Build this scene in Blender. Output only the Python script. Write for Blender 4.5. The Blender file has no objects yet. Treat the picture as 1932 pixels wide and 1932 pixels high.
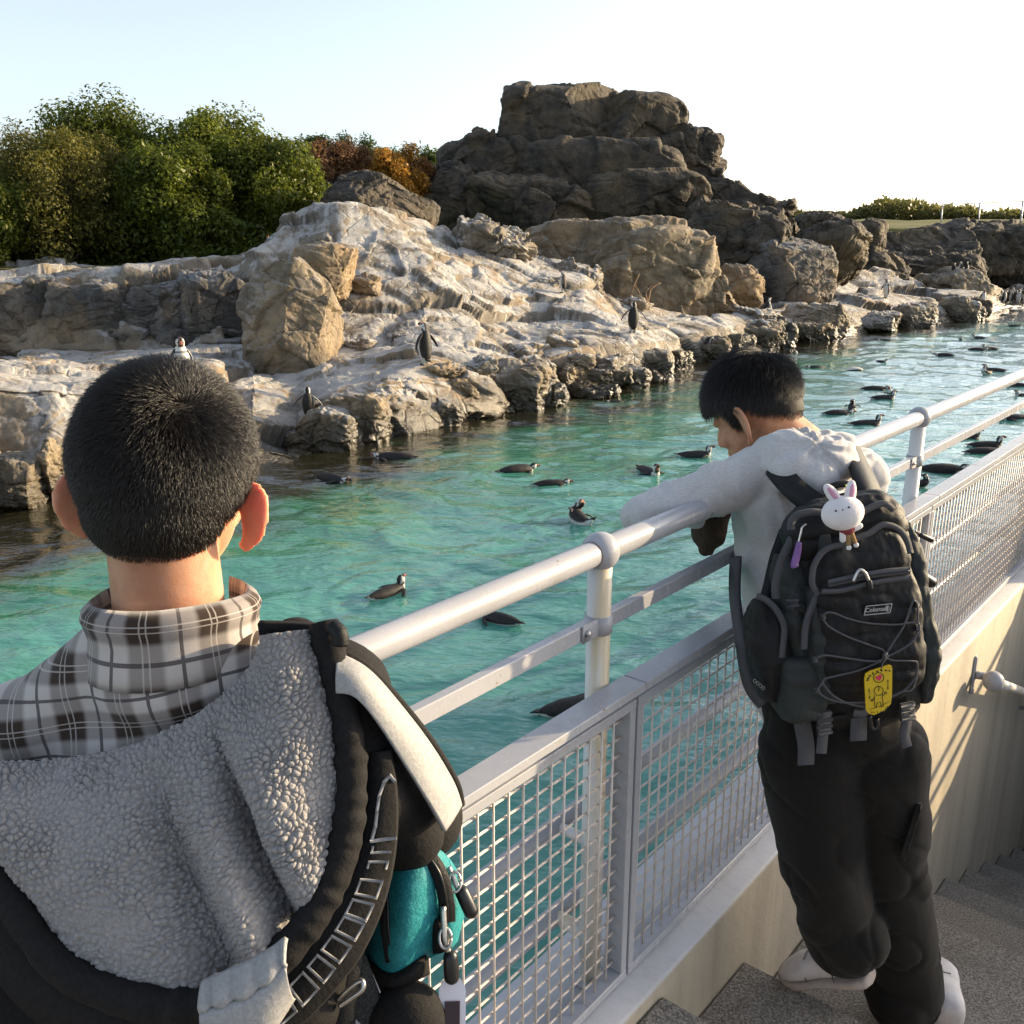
import bpy, math, random
import numpy as np
from math import radians, sin, cos, pi, tan
scene = bpy.context.scene
rng = np.random.default_rng(7)

# ---------------- camera, sky, sun, exposure ----------------
PITCH = math.atan(506 / 1786)
EYE = 2.2                                   # eye height above the pool water (z = 0)
cam = bpy.data.cameras.new("camera")
cam.sensor_width = 36
cam.sensor_fit = 'HORIZONTAL'
cam.lens = 36 * 1786 / 1932
cam.clip_start = 0.05
cam.clip_end = 6000
camo = bpy.data.objects.new("camera", cam)
scene.collection.objects.link(camo)
camo.location = (0, 0, EYE)
camo.rotation_euler = (pi / 2 - PITCH, 0, 0)
scene.camera = camo

SUN_AZ, SUN_EL = radians(70), radians(14.0)   # azimuth measured from +Y towards +X
world = bpy.data.worlds.new("World")
scene.world = world
world.use_nodes = True
wn = world.node_tree
wn.nodes.clear()
sky = wn.nodes.new("ShaderNodeTexSky")
sky.sky_type = 'NISHITA'
sky.sun_disc = False
sky.sun_elevation = SUN_EL
sky.sun_rotation = SUN_AZ
sky.altitude = 0
sky.air_density = 0.8
sky.dust_density = 2.0
sky.ozone_density = 1.0
bg = wn.nodes.new("ShaderNodeBackground")
bg.inputs[1].default_value = 0.15
wo = wn.nodes.new("ShaderNodeOutputWorld")
hs = wn.nodes.new("ShaderNodeHueSaturation")                 # thin even haze: the whole sky paler
hs.inputs['Saturation'].default_value = .62
hs.inputs['Value'].default_value = 1.12
wn.links.new(sky.outputs[0], hs.inputs['Color'])
wn.links.new(hs.outputs[0], bg.inputs[0])
wn.links.new(bg.outputs[0], wo.inputs[0])
sl = bpy.data.lights.new("sun", 'SUN')
sl.energy = 4.4
sl.angle = radians(0.53)
sl.color = (1.0, 0.77, 0.46)
so = bpy.data.objects.new("sun", sl)
scene.collection.objects.link(so)
so.location = (30, 10, 12)
so.rotation_euler = (pi / 2 - SUN_EL, 0, pi - SUN_AZ)
scene.view_settings.view_transform = 'Standard'
scene.view_settings.look = 'None'
scene.view_settings.exposure = 1.06
scene.view_settings.gamma = 1
scene.view_settings.use_curve_mapping = False
scene.cycles.max_bounces = 6
scene.cycles.transparent_max_bounces = 8
scene.cycles.use_denoising = True
scene.cycles.caustics_reflective = False
scene.cycles.caustics_refractive = False

# ---------------- measuring helpers (photo ray -> point at a given distance in the world) ----------------
_F = np.array([0, cos(PITCH), -sin(PITCH)]); _U = np.array([0, sin(PITCH), cos(PITCH)]); _R = np.array([1., 0, 0])
_C = np.array([0, 0, EYE])
def ray(x, y): return _F + _R * (x - 966) / 1786 + _U * (966 - y) / 1786
def atd(x, y, d): return _C + ray(x, y) * d                                  # at a distance along the view axis
def aty(x, y, Y): r = ray(x, y); return _C + r * (Y / r[1])                  # at a distance along the ground
def atz(x, y, z=0.): r = ray(x, y); return _C + r * ((z - EYE) / r[2])       # on a level plane
def colz(x, Y, z):
    q = (z - EYE) / Y
    u = (q * cos(PITCH) + sin(PITCH)) / (cos(PITCH) - q * sin(PITCH))
    return np.array([(x - 966) / 1786 / (cos(PITCH) + sin(PITCH) * u) * Y, Y, z])
RV = np.array([.64156, .76707, 0]); NV = np.array([-.76707, .64156, 0]); ZV = np.array([0, 0, 1.])
def W(s, n, z): return RV * s + NV * n + ZV * z                              # along the railing, across it, up
def onplane(x, y, p0, nrm): r = ray(x, y); return _C + r * (((p0 - _C) @ nrm) / (r @ nrm))

# ---------------- objects ----------------
COL = scene.collection
def tag(o, label=None, cat=None, group=None, kind=None):
    if label: o['label'] = label
    if cat: o['category'] = cat
    if group: o['group'] = group
    if kind: o['kind'] = kind
    return o
def thing(name, loc, label, cat, group=None):
    o = bpy.data.objects.new(name, None)
    o.empty_display_size = .1
    COL.objects.link(o)
    o.location = [float(v) for v in loc]
    return tag(o, label, cat, group)
def wloc(o):
    p = np.zeros(3)
    while o is not None:
        p = p + np.array(o.location); o = o.parent
    return p
def mdata(name, V, F, mat=None, smooth=True, uv=None, col=None, att=None):
    V = np.asarray(V, dtype=np.float32)
    me = bpy.data.meshes.new(name)
    if isinstance(F, np.ndarray):
        k = F.shape[1]; m = len(F)
        me.vertices.add(len(V)); me.vertices.foreach_set('co', V.ravel())
        me.loops.add(m * k); me.loops.foreach_set('vertex_index', F.astype(np.int32).ravel())
        me.polygons.add(m); me.polygons.foreach_set('loop_start', np.arange(0, m * k, k, dtype=np.int32))
        me.update(calc_edges=True); me.validate()
    else:
        me.from_pydata([tuple(map(float, v)) for v in V], [], [tuple(int(i) for i in f) for f in F]); me.update()
    if smooth and len(me.polygons): me.polygons.foreach_set('use_smooth', np.ones(len(me.polygons), dtype=bool))
    if uv is not None:
        l = me.uv_layers.new(name='UVMap')
        idx = np.zeros(len(me.loops), dtype=np.int32); me.loops.foreach_get('vertex_index', idx)
        l.data.foreach_set('uv', np.asarray(uv, dtype=np.float32)[idx].ravel())
    if col is not None:
        a = me.color_attributes.new('tint', 'FLOAT_COLOR', 'POINT')
        c = np.ones((len(V), 4), dtype=np.float32); c[:, :3] = col; a.data.foreach_set('color', c.ravel())
    if att:
        for nm, arr in att.items():
            a = me.attributes.new(nm, 'FLOAT', 'POINT'); a.data.foreach_set('value', np.asarray(arr, dtype=np.float32))
    if mat: me.materials.append(mat)
    return me
def part(name, V, F, mat, parent=None, **kw):
    V = np.asarray(V, dtype=float)
    if parent is not None: V = V - wloc(parent)
    o = bpy.data.objects.new(name, mdata(name, V, F, mat, **kw))
    COL.objects.link(o)
    if parent is not None: o.parent = parent
    return o
def single(name, V, F, mat, label, cat, group=None, base=None, **kw):           # a thing that is one mesh
    V = np.asarray(V, dtype=float)
    b = np.array(base if base is not None else [V[:, 0].mean(), V[:, 1].mean(), V[:, 2].min()], dtype=float)
    o = bpy.data.objects.new(name, mdata(name, V - b, F, mat, **kw)); COL.objects.link(o); o.location = b
    return tag(o, label, cat, group)
class MB:
    def __init__(s): s.V = []; s.F = []; s.n = 0; s.uv = []
    def add(s, V, F, uv=None):
        V = np.asarray(V, dtype=float)
        s.F += [tuple(int(i) + s.n for i in f) for f in F]; s.V.append(V); s.n += len(V)
        s.uv.append(np.zeros((len(V), 2)) if uv is None else np.asarray(uv))
        return s
    def v(s): return np.concatenate(s.V)
    def build(s, name, mat, parent=None, **kw): return part(name, s.v(), s.F, mat, parent, **kw)
    def arr(s): return s.v(), s.F
def norm(v): v = np.asarray(v, dtype=float); return v / (np.linalg.norm(v) + 1e-12)
def tube(path, r, seg=10, caps=True, flat=1.0, up=None):
    P = np.asarray(path, dtype=float); n = len(P)
    R_ = np.full(n, r, dtype=float) if np.isscalar(r) else np.asarray(r, dtype=float)
    T = np.gradient(P, axis=0); T /= np.linalg.norm(T, axis=1)[:, None] + 1e-12
    u = np.array([0, 0, 1.]) if up is None else np.asarray(up, dtype=float)
    if abs(T[0] @ u) > .95: u = np.array([1., 0, 0])
    V = []
    a = np.linspace(0, 2 * pi, seg, endpoint=False)
    b = norm(u - T[0] * (u @ T[0]))
    for i in range(n):
        b = norm(b - T[i] * (b @ T[i])); s = np.cross(T[i], b)
        V.append(P[i] + (np.cos(a)[:, None] * s + flat * np.sin(a)[:, None] * b) * R_[i])
    V = np.concatenate(V)
    F = [(i * seg + j, i * seg + (j + 1) % seg, (i + 1) * seg + (j + 1) % seg, (i + 1) * seg + j) for i in range(n - 1) for j in range(seg)]
    if caps: F += [tuple(range(seg - 1, -1, -1)), tuple((n - 1) * seg + j for j in range(seg))]
    return V, F
def box(c, ax, ay, az):                                   # centre and three half-axes
    c, ax, ay, az = [np.asarray(q, dtype=float) for q in (c, ax, ay, az)]
    V = np.array([c + ax * i + ay * j + az * k for k in (-1, 1) for j in (-1, 1) for i in (-1, 1)])
    return V, [(0, 2, 3, 1), (4, 5, 7, 6), (0, 1, 5, 4), (2, 6, 7, 3), (0, 4, 6, 2), (1, 3, 7, 5)]
def bbox(c, ax, ay, az, b=.003):                          # box with chamfered edges
    c, ax, ay, az = [np.asarray(q, dtype=float) for q in (c, ax, ay, az)]
    L = [np.linalg.norm(q) for q in (ax, ay, az)]; e = [q / l for q, l in zip((ax, ay, az), L)]
    V = []; idx = {}
    for sx in (-1, 1):
        for sy in (-1, 1):
            for sz in (-1, 1):
                for k in range(3):
                    d = [L[0] - b, L[1] - b, L[2] - b]; d[k] = L[k]
                    idx[(sx, sy, sz, k)] = len(V)
                    V.append(c + e[0] * sx * d[0] + e[1] * sy * d[1] + e[2] * sz * d[2])
    F = []
    for k in range(3):
        i, j = [q for q in range(3) if q != k]
        for s in (-1, 1):
            q = []
            for a_, b_ in ((-1, -1), (1, -1), (1, 1), (-1, 1)):
                t = [0, 0, 0]; t[k] = s; t[i] = a_; t[j] = b_
                q.append(idx[(*t, k)])
            F.append(tuple(q))
    for k in range(3):
        i, j = [q for q in range(3) if q != k]
        for a_ in (-1, 1):
            for b_ in (-1, 1):
                t0 = [0, 0, 0]; t1 = [0, 0, 0]
                t0[k] = -1; t1[k] = 1; t0[i] = t1[i] = a_; t0[j] = t1[j] = b_
                F.append((idx[(*t0, i)], idx[(*t1, i)], idx[(*t1, j)], idx[(*t0, j)]))
    for sx in (-1, 1):
        for sy in (-1, 1):
            for sz in (-1, 1): F.append(tuple(idx[(sx, sy, sz, k)] for k in range(3)))
    return np.array(V), F
def ball(c, r, seg=16, rings=10, M=None):
    r = np.asarray(r, dtype=float) * np.ones(3)
    V = [[0, 0, 1.]]
    for i in range(1, rings):
        t = pi * i / rings
        for j in range(seg):
            p = 2 * pi * j / seg; V.append([sin(t) * cos(p), sin(t) * sin(p), cos(t)])
    V.append([0, 0, -1.]); V = np.array(V) * r
    if M is not None: V = V @ np.asarray(M).T
    V = V + np.asarray(c, dtype=float)
    F = [(0, 1 + j, 1 + (j + 1) % seg) for j in range(seg)]
    for i in range(rings - 2):
        a = 1 + i * seg
        F += [(a + j, a + seg + j, a + seg + (j + 1) % seg, a + (j + 1) % seg) for j in range(seg)]
    a = 1 + (rings - 2) * seg
    F += [(len(V) - 1, a + (j + 1) % seg, a + j) for j in range(seg)]
    return V, F
def capsule(a, b, ra, rb, seg=18):
    a = np.asarray(a, dtype=float); b = np.asarray(b, dtype=float); d = norm(b - a)
    P = []; R_ = []
    for t in np.linspace(-pi / 2 + .15, 0, 5): P.append(a + d * ra * sin(t)); R_.append(ra * cos(t))
    for t in np.linspace(0, pi / 2 - .15, 5): P.append(b + d * rb * sin(t)); R_.append(rb * cos(t))
    return tube(P, R_, seg)
def spline(pts, n, closed=False):
    P = np.asarray(pts, dtype=float); m = len(P)
    t = np.linspace(0, m - 1, n); i = np.clip(t.astype(int), 0, m - 2); f = (t - i)[:, None]
    g = lambda k: P[np.clip(k, 0, m - 1)]
    p0, p1, p2, p3 = g(i - 1), g(i), g(i + 1), g(i + 2)
    return .5 * (2 * p1 + (p2 - p0) * f + (2 * p0 - 5 * p1 + 4 * p2 - p3) * f ** 2 + (3 * p1 - p0 - 3 * p2 + p3) * f ** 3)
def gridF(nu, nv, wrap=False):
    i, j = np.meshgrid(np.arange(nu - 1), np.arange(nv if wrap else nv - 1), indexing='ij')
    j2 = (j + 1) % nv
    return np.stack([i * nv + j, i * nv + j2, (i + 1) * nv + j2, (i + 1) * nv + j], -1).reshape(-1, 4)
def vnormals(V, F):
    V = np.asarray(V, dtype=float); F = np.asarray(F)
    n = np.cross(V[F[:, 1]] - V[F[:, 0]], V[F[:, 2]] - V[F[:, 0]])
    if F.shape[1] == 4: n = n + np.cross(V[F[:, 2]] - V[F[:, 0]], V[F[:, 3]] - V[F[:, 0]])
    N = np.zeros_like(V)
    for k in range(F.shape[1]): np.add.at(N, F[:, k], n)
    return N / (np.linalg.norm(N, axis=1)[:, None] + 1e-12)
def solid(V, F, th, N=None):                               # thicken an open sheet downwards from its normals
    F = np.asarray(F); N = vnormals(V, F) if N is None else N; n = len(V)
    e = {}
    for f in F:
        for k in range(len(f)):
            a, b = int(f[k]), int(f[(k + 1) % len(f)]); e[(a, b)] = 1
    rim = [(a, b) for (a, b) in e if (b, a) not in e]
    V2 = np.concatenate([V, V - N * th])
    F2 = [tuple(f) for f in F.tolist()] + [tuple(q + n for q in f[::-1]) for f in F.tolist()] + [(b, a, a + n, b + n) for a, b in rim]
    return V2, F2

# ---------------- noise ----------------
def _h(ix, iy, iz, s):
    h = (ix.astype(np.int64) * 374761393 + iy.astype(np.int64) * 668265263 + iz.astype(np.int64) * 2147483647 + s * 974711) & 0xFFFFFFFF
    h = ((h ^ (h >> 13)) * 1274126177) & 0xFFFFFFFF
    h = ((h ^ (h >> 15)) * 2246822519) & 0xFFFFFFFF
    return ((h ^ (h >> 14)) & 0xFFFFFF) / float(0xFFFFFF)
def vnoise(P, s=0):
    P = np.asarray(P, dtype=float); i = np.floor(P).astype(np.int64); f = P - i; f = f * f * f * (f * (f * 6 - 15) + 10)
    r = 0
    for dx in (0, 1):
        for dy in (0, 1):
            for dz in (0, 1):
                w = (f[:, 0] if dx else 1 - f[:, 0]) * (f[:, 1] if dy else 1 - f[:, 1]) * (f[:, 2] if dz else 1 - f[:, 2])
                r = r + w * _h(i[:, 0] + dx, i[:, 1] + dy, i[:, 2] + dz, s)
    return r * 2 - 1
def fbm(P, o=4, s=0, g=.5):
    P = np.asarray(P, dtype=float); r = 0; a = 1.
    for k in range(o): r = r + a * vnoise(P * 2.03 ** k + 17.3 * k, s + k); a *= g
    return r
def worley(P, s=0):
    P = np.asarray(P, dtype=float); i = np.floor(P).astype(np.int64)
    f1 = np.full(len(P), 9.); f2 = np.full(len(P), 9.); best = np.zeros((len(P), 3)); bid = np.zeros((len(P), 3), dtype=np.int64)
    for dx in (-1, 0, 1):
        for dy in (-1, 0, 1):
            for dz in (-1, 0, 1):
                c = i + np.array([dx, dy, dz])
                q = c + np.stack([_h(c[:, 0], c[:, 1], c[:, 2], s + 1), _h(c[:, 0], c[:, 1], c[:, 2], s + 2), _h(c[:, 0], c[:, 1], c[:, 2], s + 3)], 1)
                d = np.linalg.norm(P - q, axis=1)
                m = d < f1
                f2 = np.where(m, f1, np.minimum(f2, d)); f1 = np.where(m, d, f1)
                best[m] = q[m]; bid[m] = c[m]
    return f1, f2, best, bid
def facet(P, s=0, crack=.35):                              # broken-stone relief: a tilted plane per cell, cut by cracks
    f1, f2, q, c = worley(P, s)
    g = np.stack([_h(c[:, 0], c[:, 1], c[:, 2], s + k) for k in (11, 12, 13, 14)], 1) * 2 - 1
    v = ((P - q) * g[:, :3]).sum(1) * 1.3 + g[:, 3] * .55
    e = np.clip((f2 - f1) / .10, 0, 1)
    return v - crack * (1 - e)
# ---------------- materials ----------------
class NT:
    def __init__(s, name):
        s.m = bpy.data.materials.new(name); s.m.use_nodes = True; s.t = s.m.node_tree; s.n = s.t.nodes; s.n.clear()
        s.out = s.n.new('ShaderNodeOutputMaterial'); s.b = s.n.new('ShaderNodeBsdfPrincipled'); s.t.links.new(s.b.outputs[0], s.out.inputs[0])
    def new(s, typ, **kw):
        o = s.n.new('ShaderNode' + typ)
        for k, v in kw.items(): setattr(o, k, v)
        return o
    def put(s, sock, v):
        if isinstance(v, bpy.types.NodeSocket): s.t.links.new(v, sock)
        elif isinstance(v, tuple) and len(v) == 3 and sock.type == 'RGBA': sock.default_value = (*v, 1)
        else: sock.default_value = v
    def math(s, op, a, b=0., c=None, clamp=False):
        o = s.new('Math', operation=op); o.use_clamp = clamp; s.put(o.inputs[0], a); s.put(o.inputs[1], b)
        if c is not None: s.put(o.inputs[2], c)
        return o.outputs[0]
    def mix(s, f, a, b, mode='MIX'):
        o = s.new('Mix', data_type='RGBA', blend_type=mode); s.put(o.inputs[0], f); s.put(o.inputs[6], a); s.put(o.inputs[7], b); return o.outputs[2]
    def noise(s, scale, detail=4., rough=.55, vec=None, sc=None, dist=0.):
        o = s.new('TexNoise'); o.inputs['Scale'].default_value = scale; o.inputs['Detail'].default_value = detail; o.inputs['Roughness'].default_value = rough; o.inputs['Distortion'].default_value = dist
        v = vec if vec is not None else s.pos()
        if sc is not None:
            mp = s.new('Mapping'); mp.inputs['Scale'].default_value = sc; s.t.links.new(v, mp.inputs[0]); v = mp.outputs[0]
        s.t.links.new(v, o.inputs[0]); return o.outputs[0]
    def vor(s, scale, feature='F1', vec=None):
        o = s.new('TexVoronoi', feature=feature); o.inputs['Scale'].default_value = scale; s.t.links.new(vec if vec is not None else s.pos(), o.inputs[0]); return o.outputs[0]
    def pos(s):
        if not hasattr(s, '_p'): s._p = s.new('NewGeometry')
        return s._p.outputs[0]
    def nrm(s): s.pos(); return s._p.outputs[1]
    def obj(s):
        if not hasattr(s, '_o'): s._o = s.new('TexCoord')
        return s._o.outputs['Object']
    def uv(s): s.obj(); return s._o.outputs['UV']
    def warp(s, k):
        n = s.new('TexNoise'); n.inputs['Scale'].default_value = 1.1; n.inputs['Detail'].default_value = 3.; s.t.links.new(s.pos(), n.inputs[0])
        m = s.new('VectorMath', operation='SCALE'); s.t.links.new(n.outputs[1], m.inputs[0]); m.inputs['Scale'].default_value = k * 4
        a = s.new('VectorMath', operation='ADD'); s.t.links.new(s.pos(), a.inputs[0]); s.t.links.new(m.outputs[0], a.inputs[1]); return a.outputs[0]
    def sep(s, v): o = s.new('SeparateXYZ'); s.t.links.new(v, o.inputs[0]); return o.outputs
    def ramp(s, f, lo, hi): 
        o = s.new('MapRange'); o.interpolation_type = 'SMOOTHSTEP'; s.put(o.inputs[0], f); o.inputs[1].default_value = lo; o.inputs[2].default_value = hi; return o.outputs[0]
    def att(s, name): o = s.new('Attribute', attribute_name=name); return o
    def bump(s, h, strength=.3, dist=.01):
        o = s.new('Bump'); o.inputs['Strength'].default_value = strength; o.inputs['Distance'].default_value = dist; s.put(o.inputs['Height'], h)
        s.t.links.new(o.outputs[0], s.b.inputs['Normal']); return o
    def base(s, c, rough=.6, spec=.5, metal=0.):
        s.put(s.b.inputs['Base Color'], c); s.put(s.b.inputs['Roughness'], rough); s.put(s.b.inputs['Specular IOR Level'], spec); s.b.inputs['Metallic'].default_value = metal; return s
def plain(name, c, rough=.6, spec=.4, c2=None, scale=20., bump=0., bs=None, metal=0., sheen=0.):
    t = NT(name)
    n = t.noise(scale, vec=t.obj())
    t.base(t.mix(t.ramp(n, .3, .7), c, c2 if c2 else tuple(q * .82 for q in c)), rough, spec, metal)
    if sheen: t.b.inputs['Sheen Weight'].default_value = sheen
    if bump: t.bump(t.noise(bs or scale * 4, vec=t.obj()), bump, .004)
    return t.m

def rock_mat(name, base, dark, pale, guano, wet=.55, hue=(.30, .20, .10)):
    t = NT(name)
    big = t.noise(.55, 5, .6); mid = t.noise(2.6, 6, .62); fine = t.noise(16., 5, .7)
    streak = t.noise(3.2, 4, .6, sc=(1., 1., .16))
    c = t.mix(t.ramp(mid, .36, .68), dark, base)
    c = t.mix(t.math('MULTIPLY', t.ramp(big, .48, .66), .6), c, hue)
    c = t.mix(t.math('MULTIPLY', t.ramp(streak, .56, .70), .55), c, tuple(q * .55 for q in dark))
    up = t.sep(t.nrm())[2]
    g = t.math('ADD', t.math('MULTIPLY', up, .70), t.math('MULTIPLY', t.math('SUBTRACT', t.noise(1.6, 9, .74, sc=(1., 1., .45), dist=.6), .5), 2.3))
    g = t.math('MULTIPLY', t.ramp(g, .42, .72), guano)
    drip = t.math('MULTIPLY', t.ramp(t.noise(5., 5, .65, sc=(1., 1., .12)), .57, .68), guano * .45)
    g = t.math('MAXIMUM', g, drip)
    c = t.mix(g, c, t.mix(t.ramp(fine, .35, .65), tuple(q * .72 for q in pale), pale))
    c = t.mix(t.math('MULTIPLY', t.ramp(fine, .45, .75), .35), c, tuple(q * .45 for q in dark))
    z = t.math('ADD', t.sep(t.pos())[2], t.math('MULTIPLY', t.math('SUBTRACT', mid, .5), .5))
    w = t.math('SUBTRACT', 1.0, t.ramp(z, .05, wet), clamp=True)
    c = t.mix(t.math('MULTIPLY', w, .92), c, (.035, .028, .015))
    t.base(c, t.math('SUBTRACT', .80, t.math('MULTIPLY', w, .56)), .5)
    ck = t.math('MINIMUM', t.vor(1.7, 'DISTANCE_TO_EDGE', vec=t.warp(.35)), .07)
    h = t.math('ADD', t.math('MULTIPLY', t.noise(24., 8, .72), .55), t.math('MULTIPLY', ck, 6.))
    h = t.math('ADD', h, t.math('MULTIPLY', t.noise(6., 5, .6, sc=(1., 1., 2.6)), .55))
    t.bump(h, .85, .035)
    return t.m
M = {}
M['rock_pale'] = rock_mat('rock_pale', (.25, .208, .155), (.125, .106, .082), (.53, .515, .49), .84)
M['rock_tan'] = rock_mat('rock_tan', (.24, .187, .12), (.105, .084, .055), (.44, .41, .37), .40)
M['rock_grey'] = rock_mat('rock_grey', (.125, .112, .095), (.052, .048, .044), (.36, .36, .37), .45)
M['rock_dark'] = rock_mat('rock_dark', (.082, .062, .039), (.024, .020, .014), (.22, .20, .17), .16, hue=(.12, .085, .04))
M['rock_wet'] = rock_mat('rock_wet', (.12, .10, .075), (.05, .045, .035), (.3, .3, .28), .2, wet=.8)

def water_mat():
    t = NT('pool_water')
    sh = t.att('shallow_reflect').outputs['Fac']
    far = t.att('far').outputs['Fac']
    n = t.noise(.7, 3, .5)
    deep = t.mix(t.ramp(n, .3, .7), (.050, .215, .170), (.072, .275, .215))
    deep = t.mix(far, deep, (.075, .21, .225))  # distant water paler: sky glare painted into the colour
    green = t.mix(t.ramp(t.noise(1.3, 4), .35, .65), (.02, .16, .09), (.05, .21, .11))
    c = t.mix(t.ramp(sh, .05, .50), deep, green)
    c = t.mix(t.ramp(sh, .42, .85), c, (.022, .020, .010))  # dark rock bottom, widened to paint in the reflection of the rocks
    t.base(c, .035, .5); t.b.inputs['IOR'].default_value = 1.40
    t.b.inputs['Coat Weight'].default_value = .35
    rp = t.new('Mapping'); rp.inputs['Rotation'].default_value = (0, 0, .25); rp.inputs['Scale'].default_value = (1., 1.9, 1.); t.t.links.new(t.pos(), rp.inputs[0])
    hb = t.math('ADD', t.noise(4.2, 2, .5, vec=rp.outputs[0], dist=.4), t.math('MULTIPLY', t.noise(11., 2, .5, vec=rp.outputs[0], dist=.3), .38))
    t.bump(hb, .42, .05)
    return t.m
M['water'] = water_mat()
def paint_mat():
    t = NT('white_paint')
    c = t.mix(t.ramp(t.noise(6., 4), .3, .7), (.38, .385, .415), (.33, .335, .36))
    gr = t.math('MULTIPLY', t.ramp(t.noise(18., 6, .72, sc=(1., 1., .35)), .54, .72), .35)
    c = t.mix(gr, c, (.24, .215, .18))
    c = t.mix(t.ramp(t.noise(42., 3, .6), .715, .75), c, (.20, .085, .03))
    t.base(c, t.math('ADD', .27, t.math('MULTIPLY', gr, .6)), .4); t.bump(t.noise(70., 3, .5), .05, .002); return t.m
M['paint'] = paint_mat()
M['rust'] = plain('rusty_weld', (.26, .15, .07), .7, .3, (.16, .07, .025), 90.)
def post_paint():
    t = NT('weathered_paint')
    st = t.noise(14., 4, .6, sc=(1., 1., .10))
    c = t.mix(t.math('MULTIPLY', t.ramp(st, .48, .66), .8), (.66, .64, .62), (.60, .47, .27))
    c = t.mix(t.ramp(t.noise(38., 3, .6), .70, .76), c, (.20, .07, .02))
    t.base(c, .38, .5); return t.m
M['post'] = post_paint()
M['wire'] = plain('wire_paint', (.64, .57, .52), .45, .5, (.56, .48, .42), 30.)
def curb_mat():
    t = NT('painted_concrete')
    z = t.sep(t.pos())[2]
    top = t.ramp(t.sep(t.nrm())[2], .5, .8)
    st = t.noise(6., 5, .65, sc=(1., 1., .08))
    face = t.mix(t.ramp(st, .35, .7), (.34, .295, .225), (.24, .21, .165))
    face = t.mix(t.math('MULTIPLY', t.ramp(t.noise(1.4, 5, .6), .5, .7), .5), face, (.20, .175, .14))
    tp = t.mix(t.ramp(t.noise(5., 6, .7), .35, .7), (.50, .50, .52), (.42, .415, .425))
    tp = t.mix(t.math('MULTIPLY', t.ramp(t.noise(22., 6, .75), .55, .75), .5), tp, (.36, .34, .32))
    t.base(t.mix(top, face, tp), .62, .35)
    t.bump(t.math('ADD', t.noise(45., 5, .7), t.math('MULTIPLY', t.noise(10., 4, .6), .6)), .35, .006)
    return t.m
M['curb'] = curb_mat()
def step_mat():
    t = NT('washed_concrete')
    sp = t.vor(150.)
    n = t.noise(170., 3, .7)
    c = t.mix(t.ramp(n, .40, .62), (.13, .118, .10), (.31, .285, .25))
    c = t.mix(t.ramp(sp, .10, .02), c, (.50, .47, .42))
    c = t.mix(t.math('MULTIPLY', t.ramp(t.noise(3., 5), .45, .7), .4), c, (.09, .08, .07))
    t.base(c, .85, .3); t.bump(t.math('ADD', n, sp), .6, .004); return t.m
M['step'] = step_mat()
M['soil'] = plain('soil', (.10, .085, .05), .95, .2, (.06, .07, .025), .8, .5, 6.)
M['field'] = plain('dry_grass_ground', (.16, .14, .045), .95, .2, (.10, .11, .03), .5, .4, 5.)
M['steel'] = plain('steel', (.62, .60, .58), .3, .5, (.45, .43, .40), 60., metal=.9)

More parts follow.
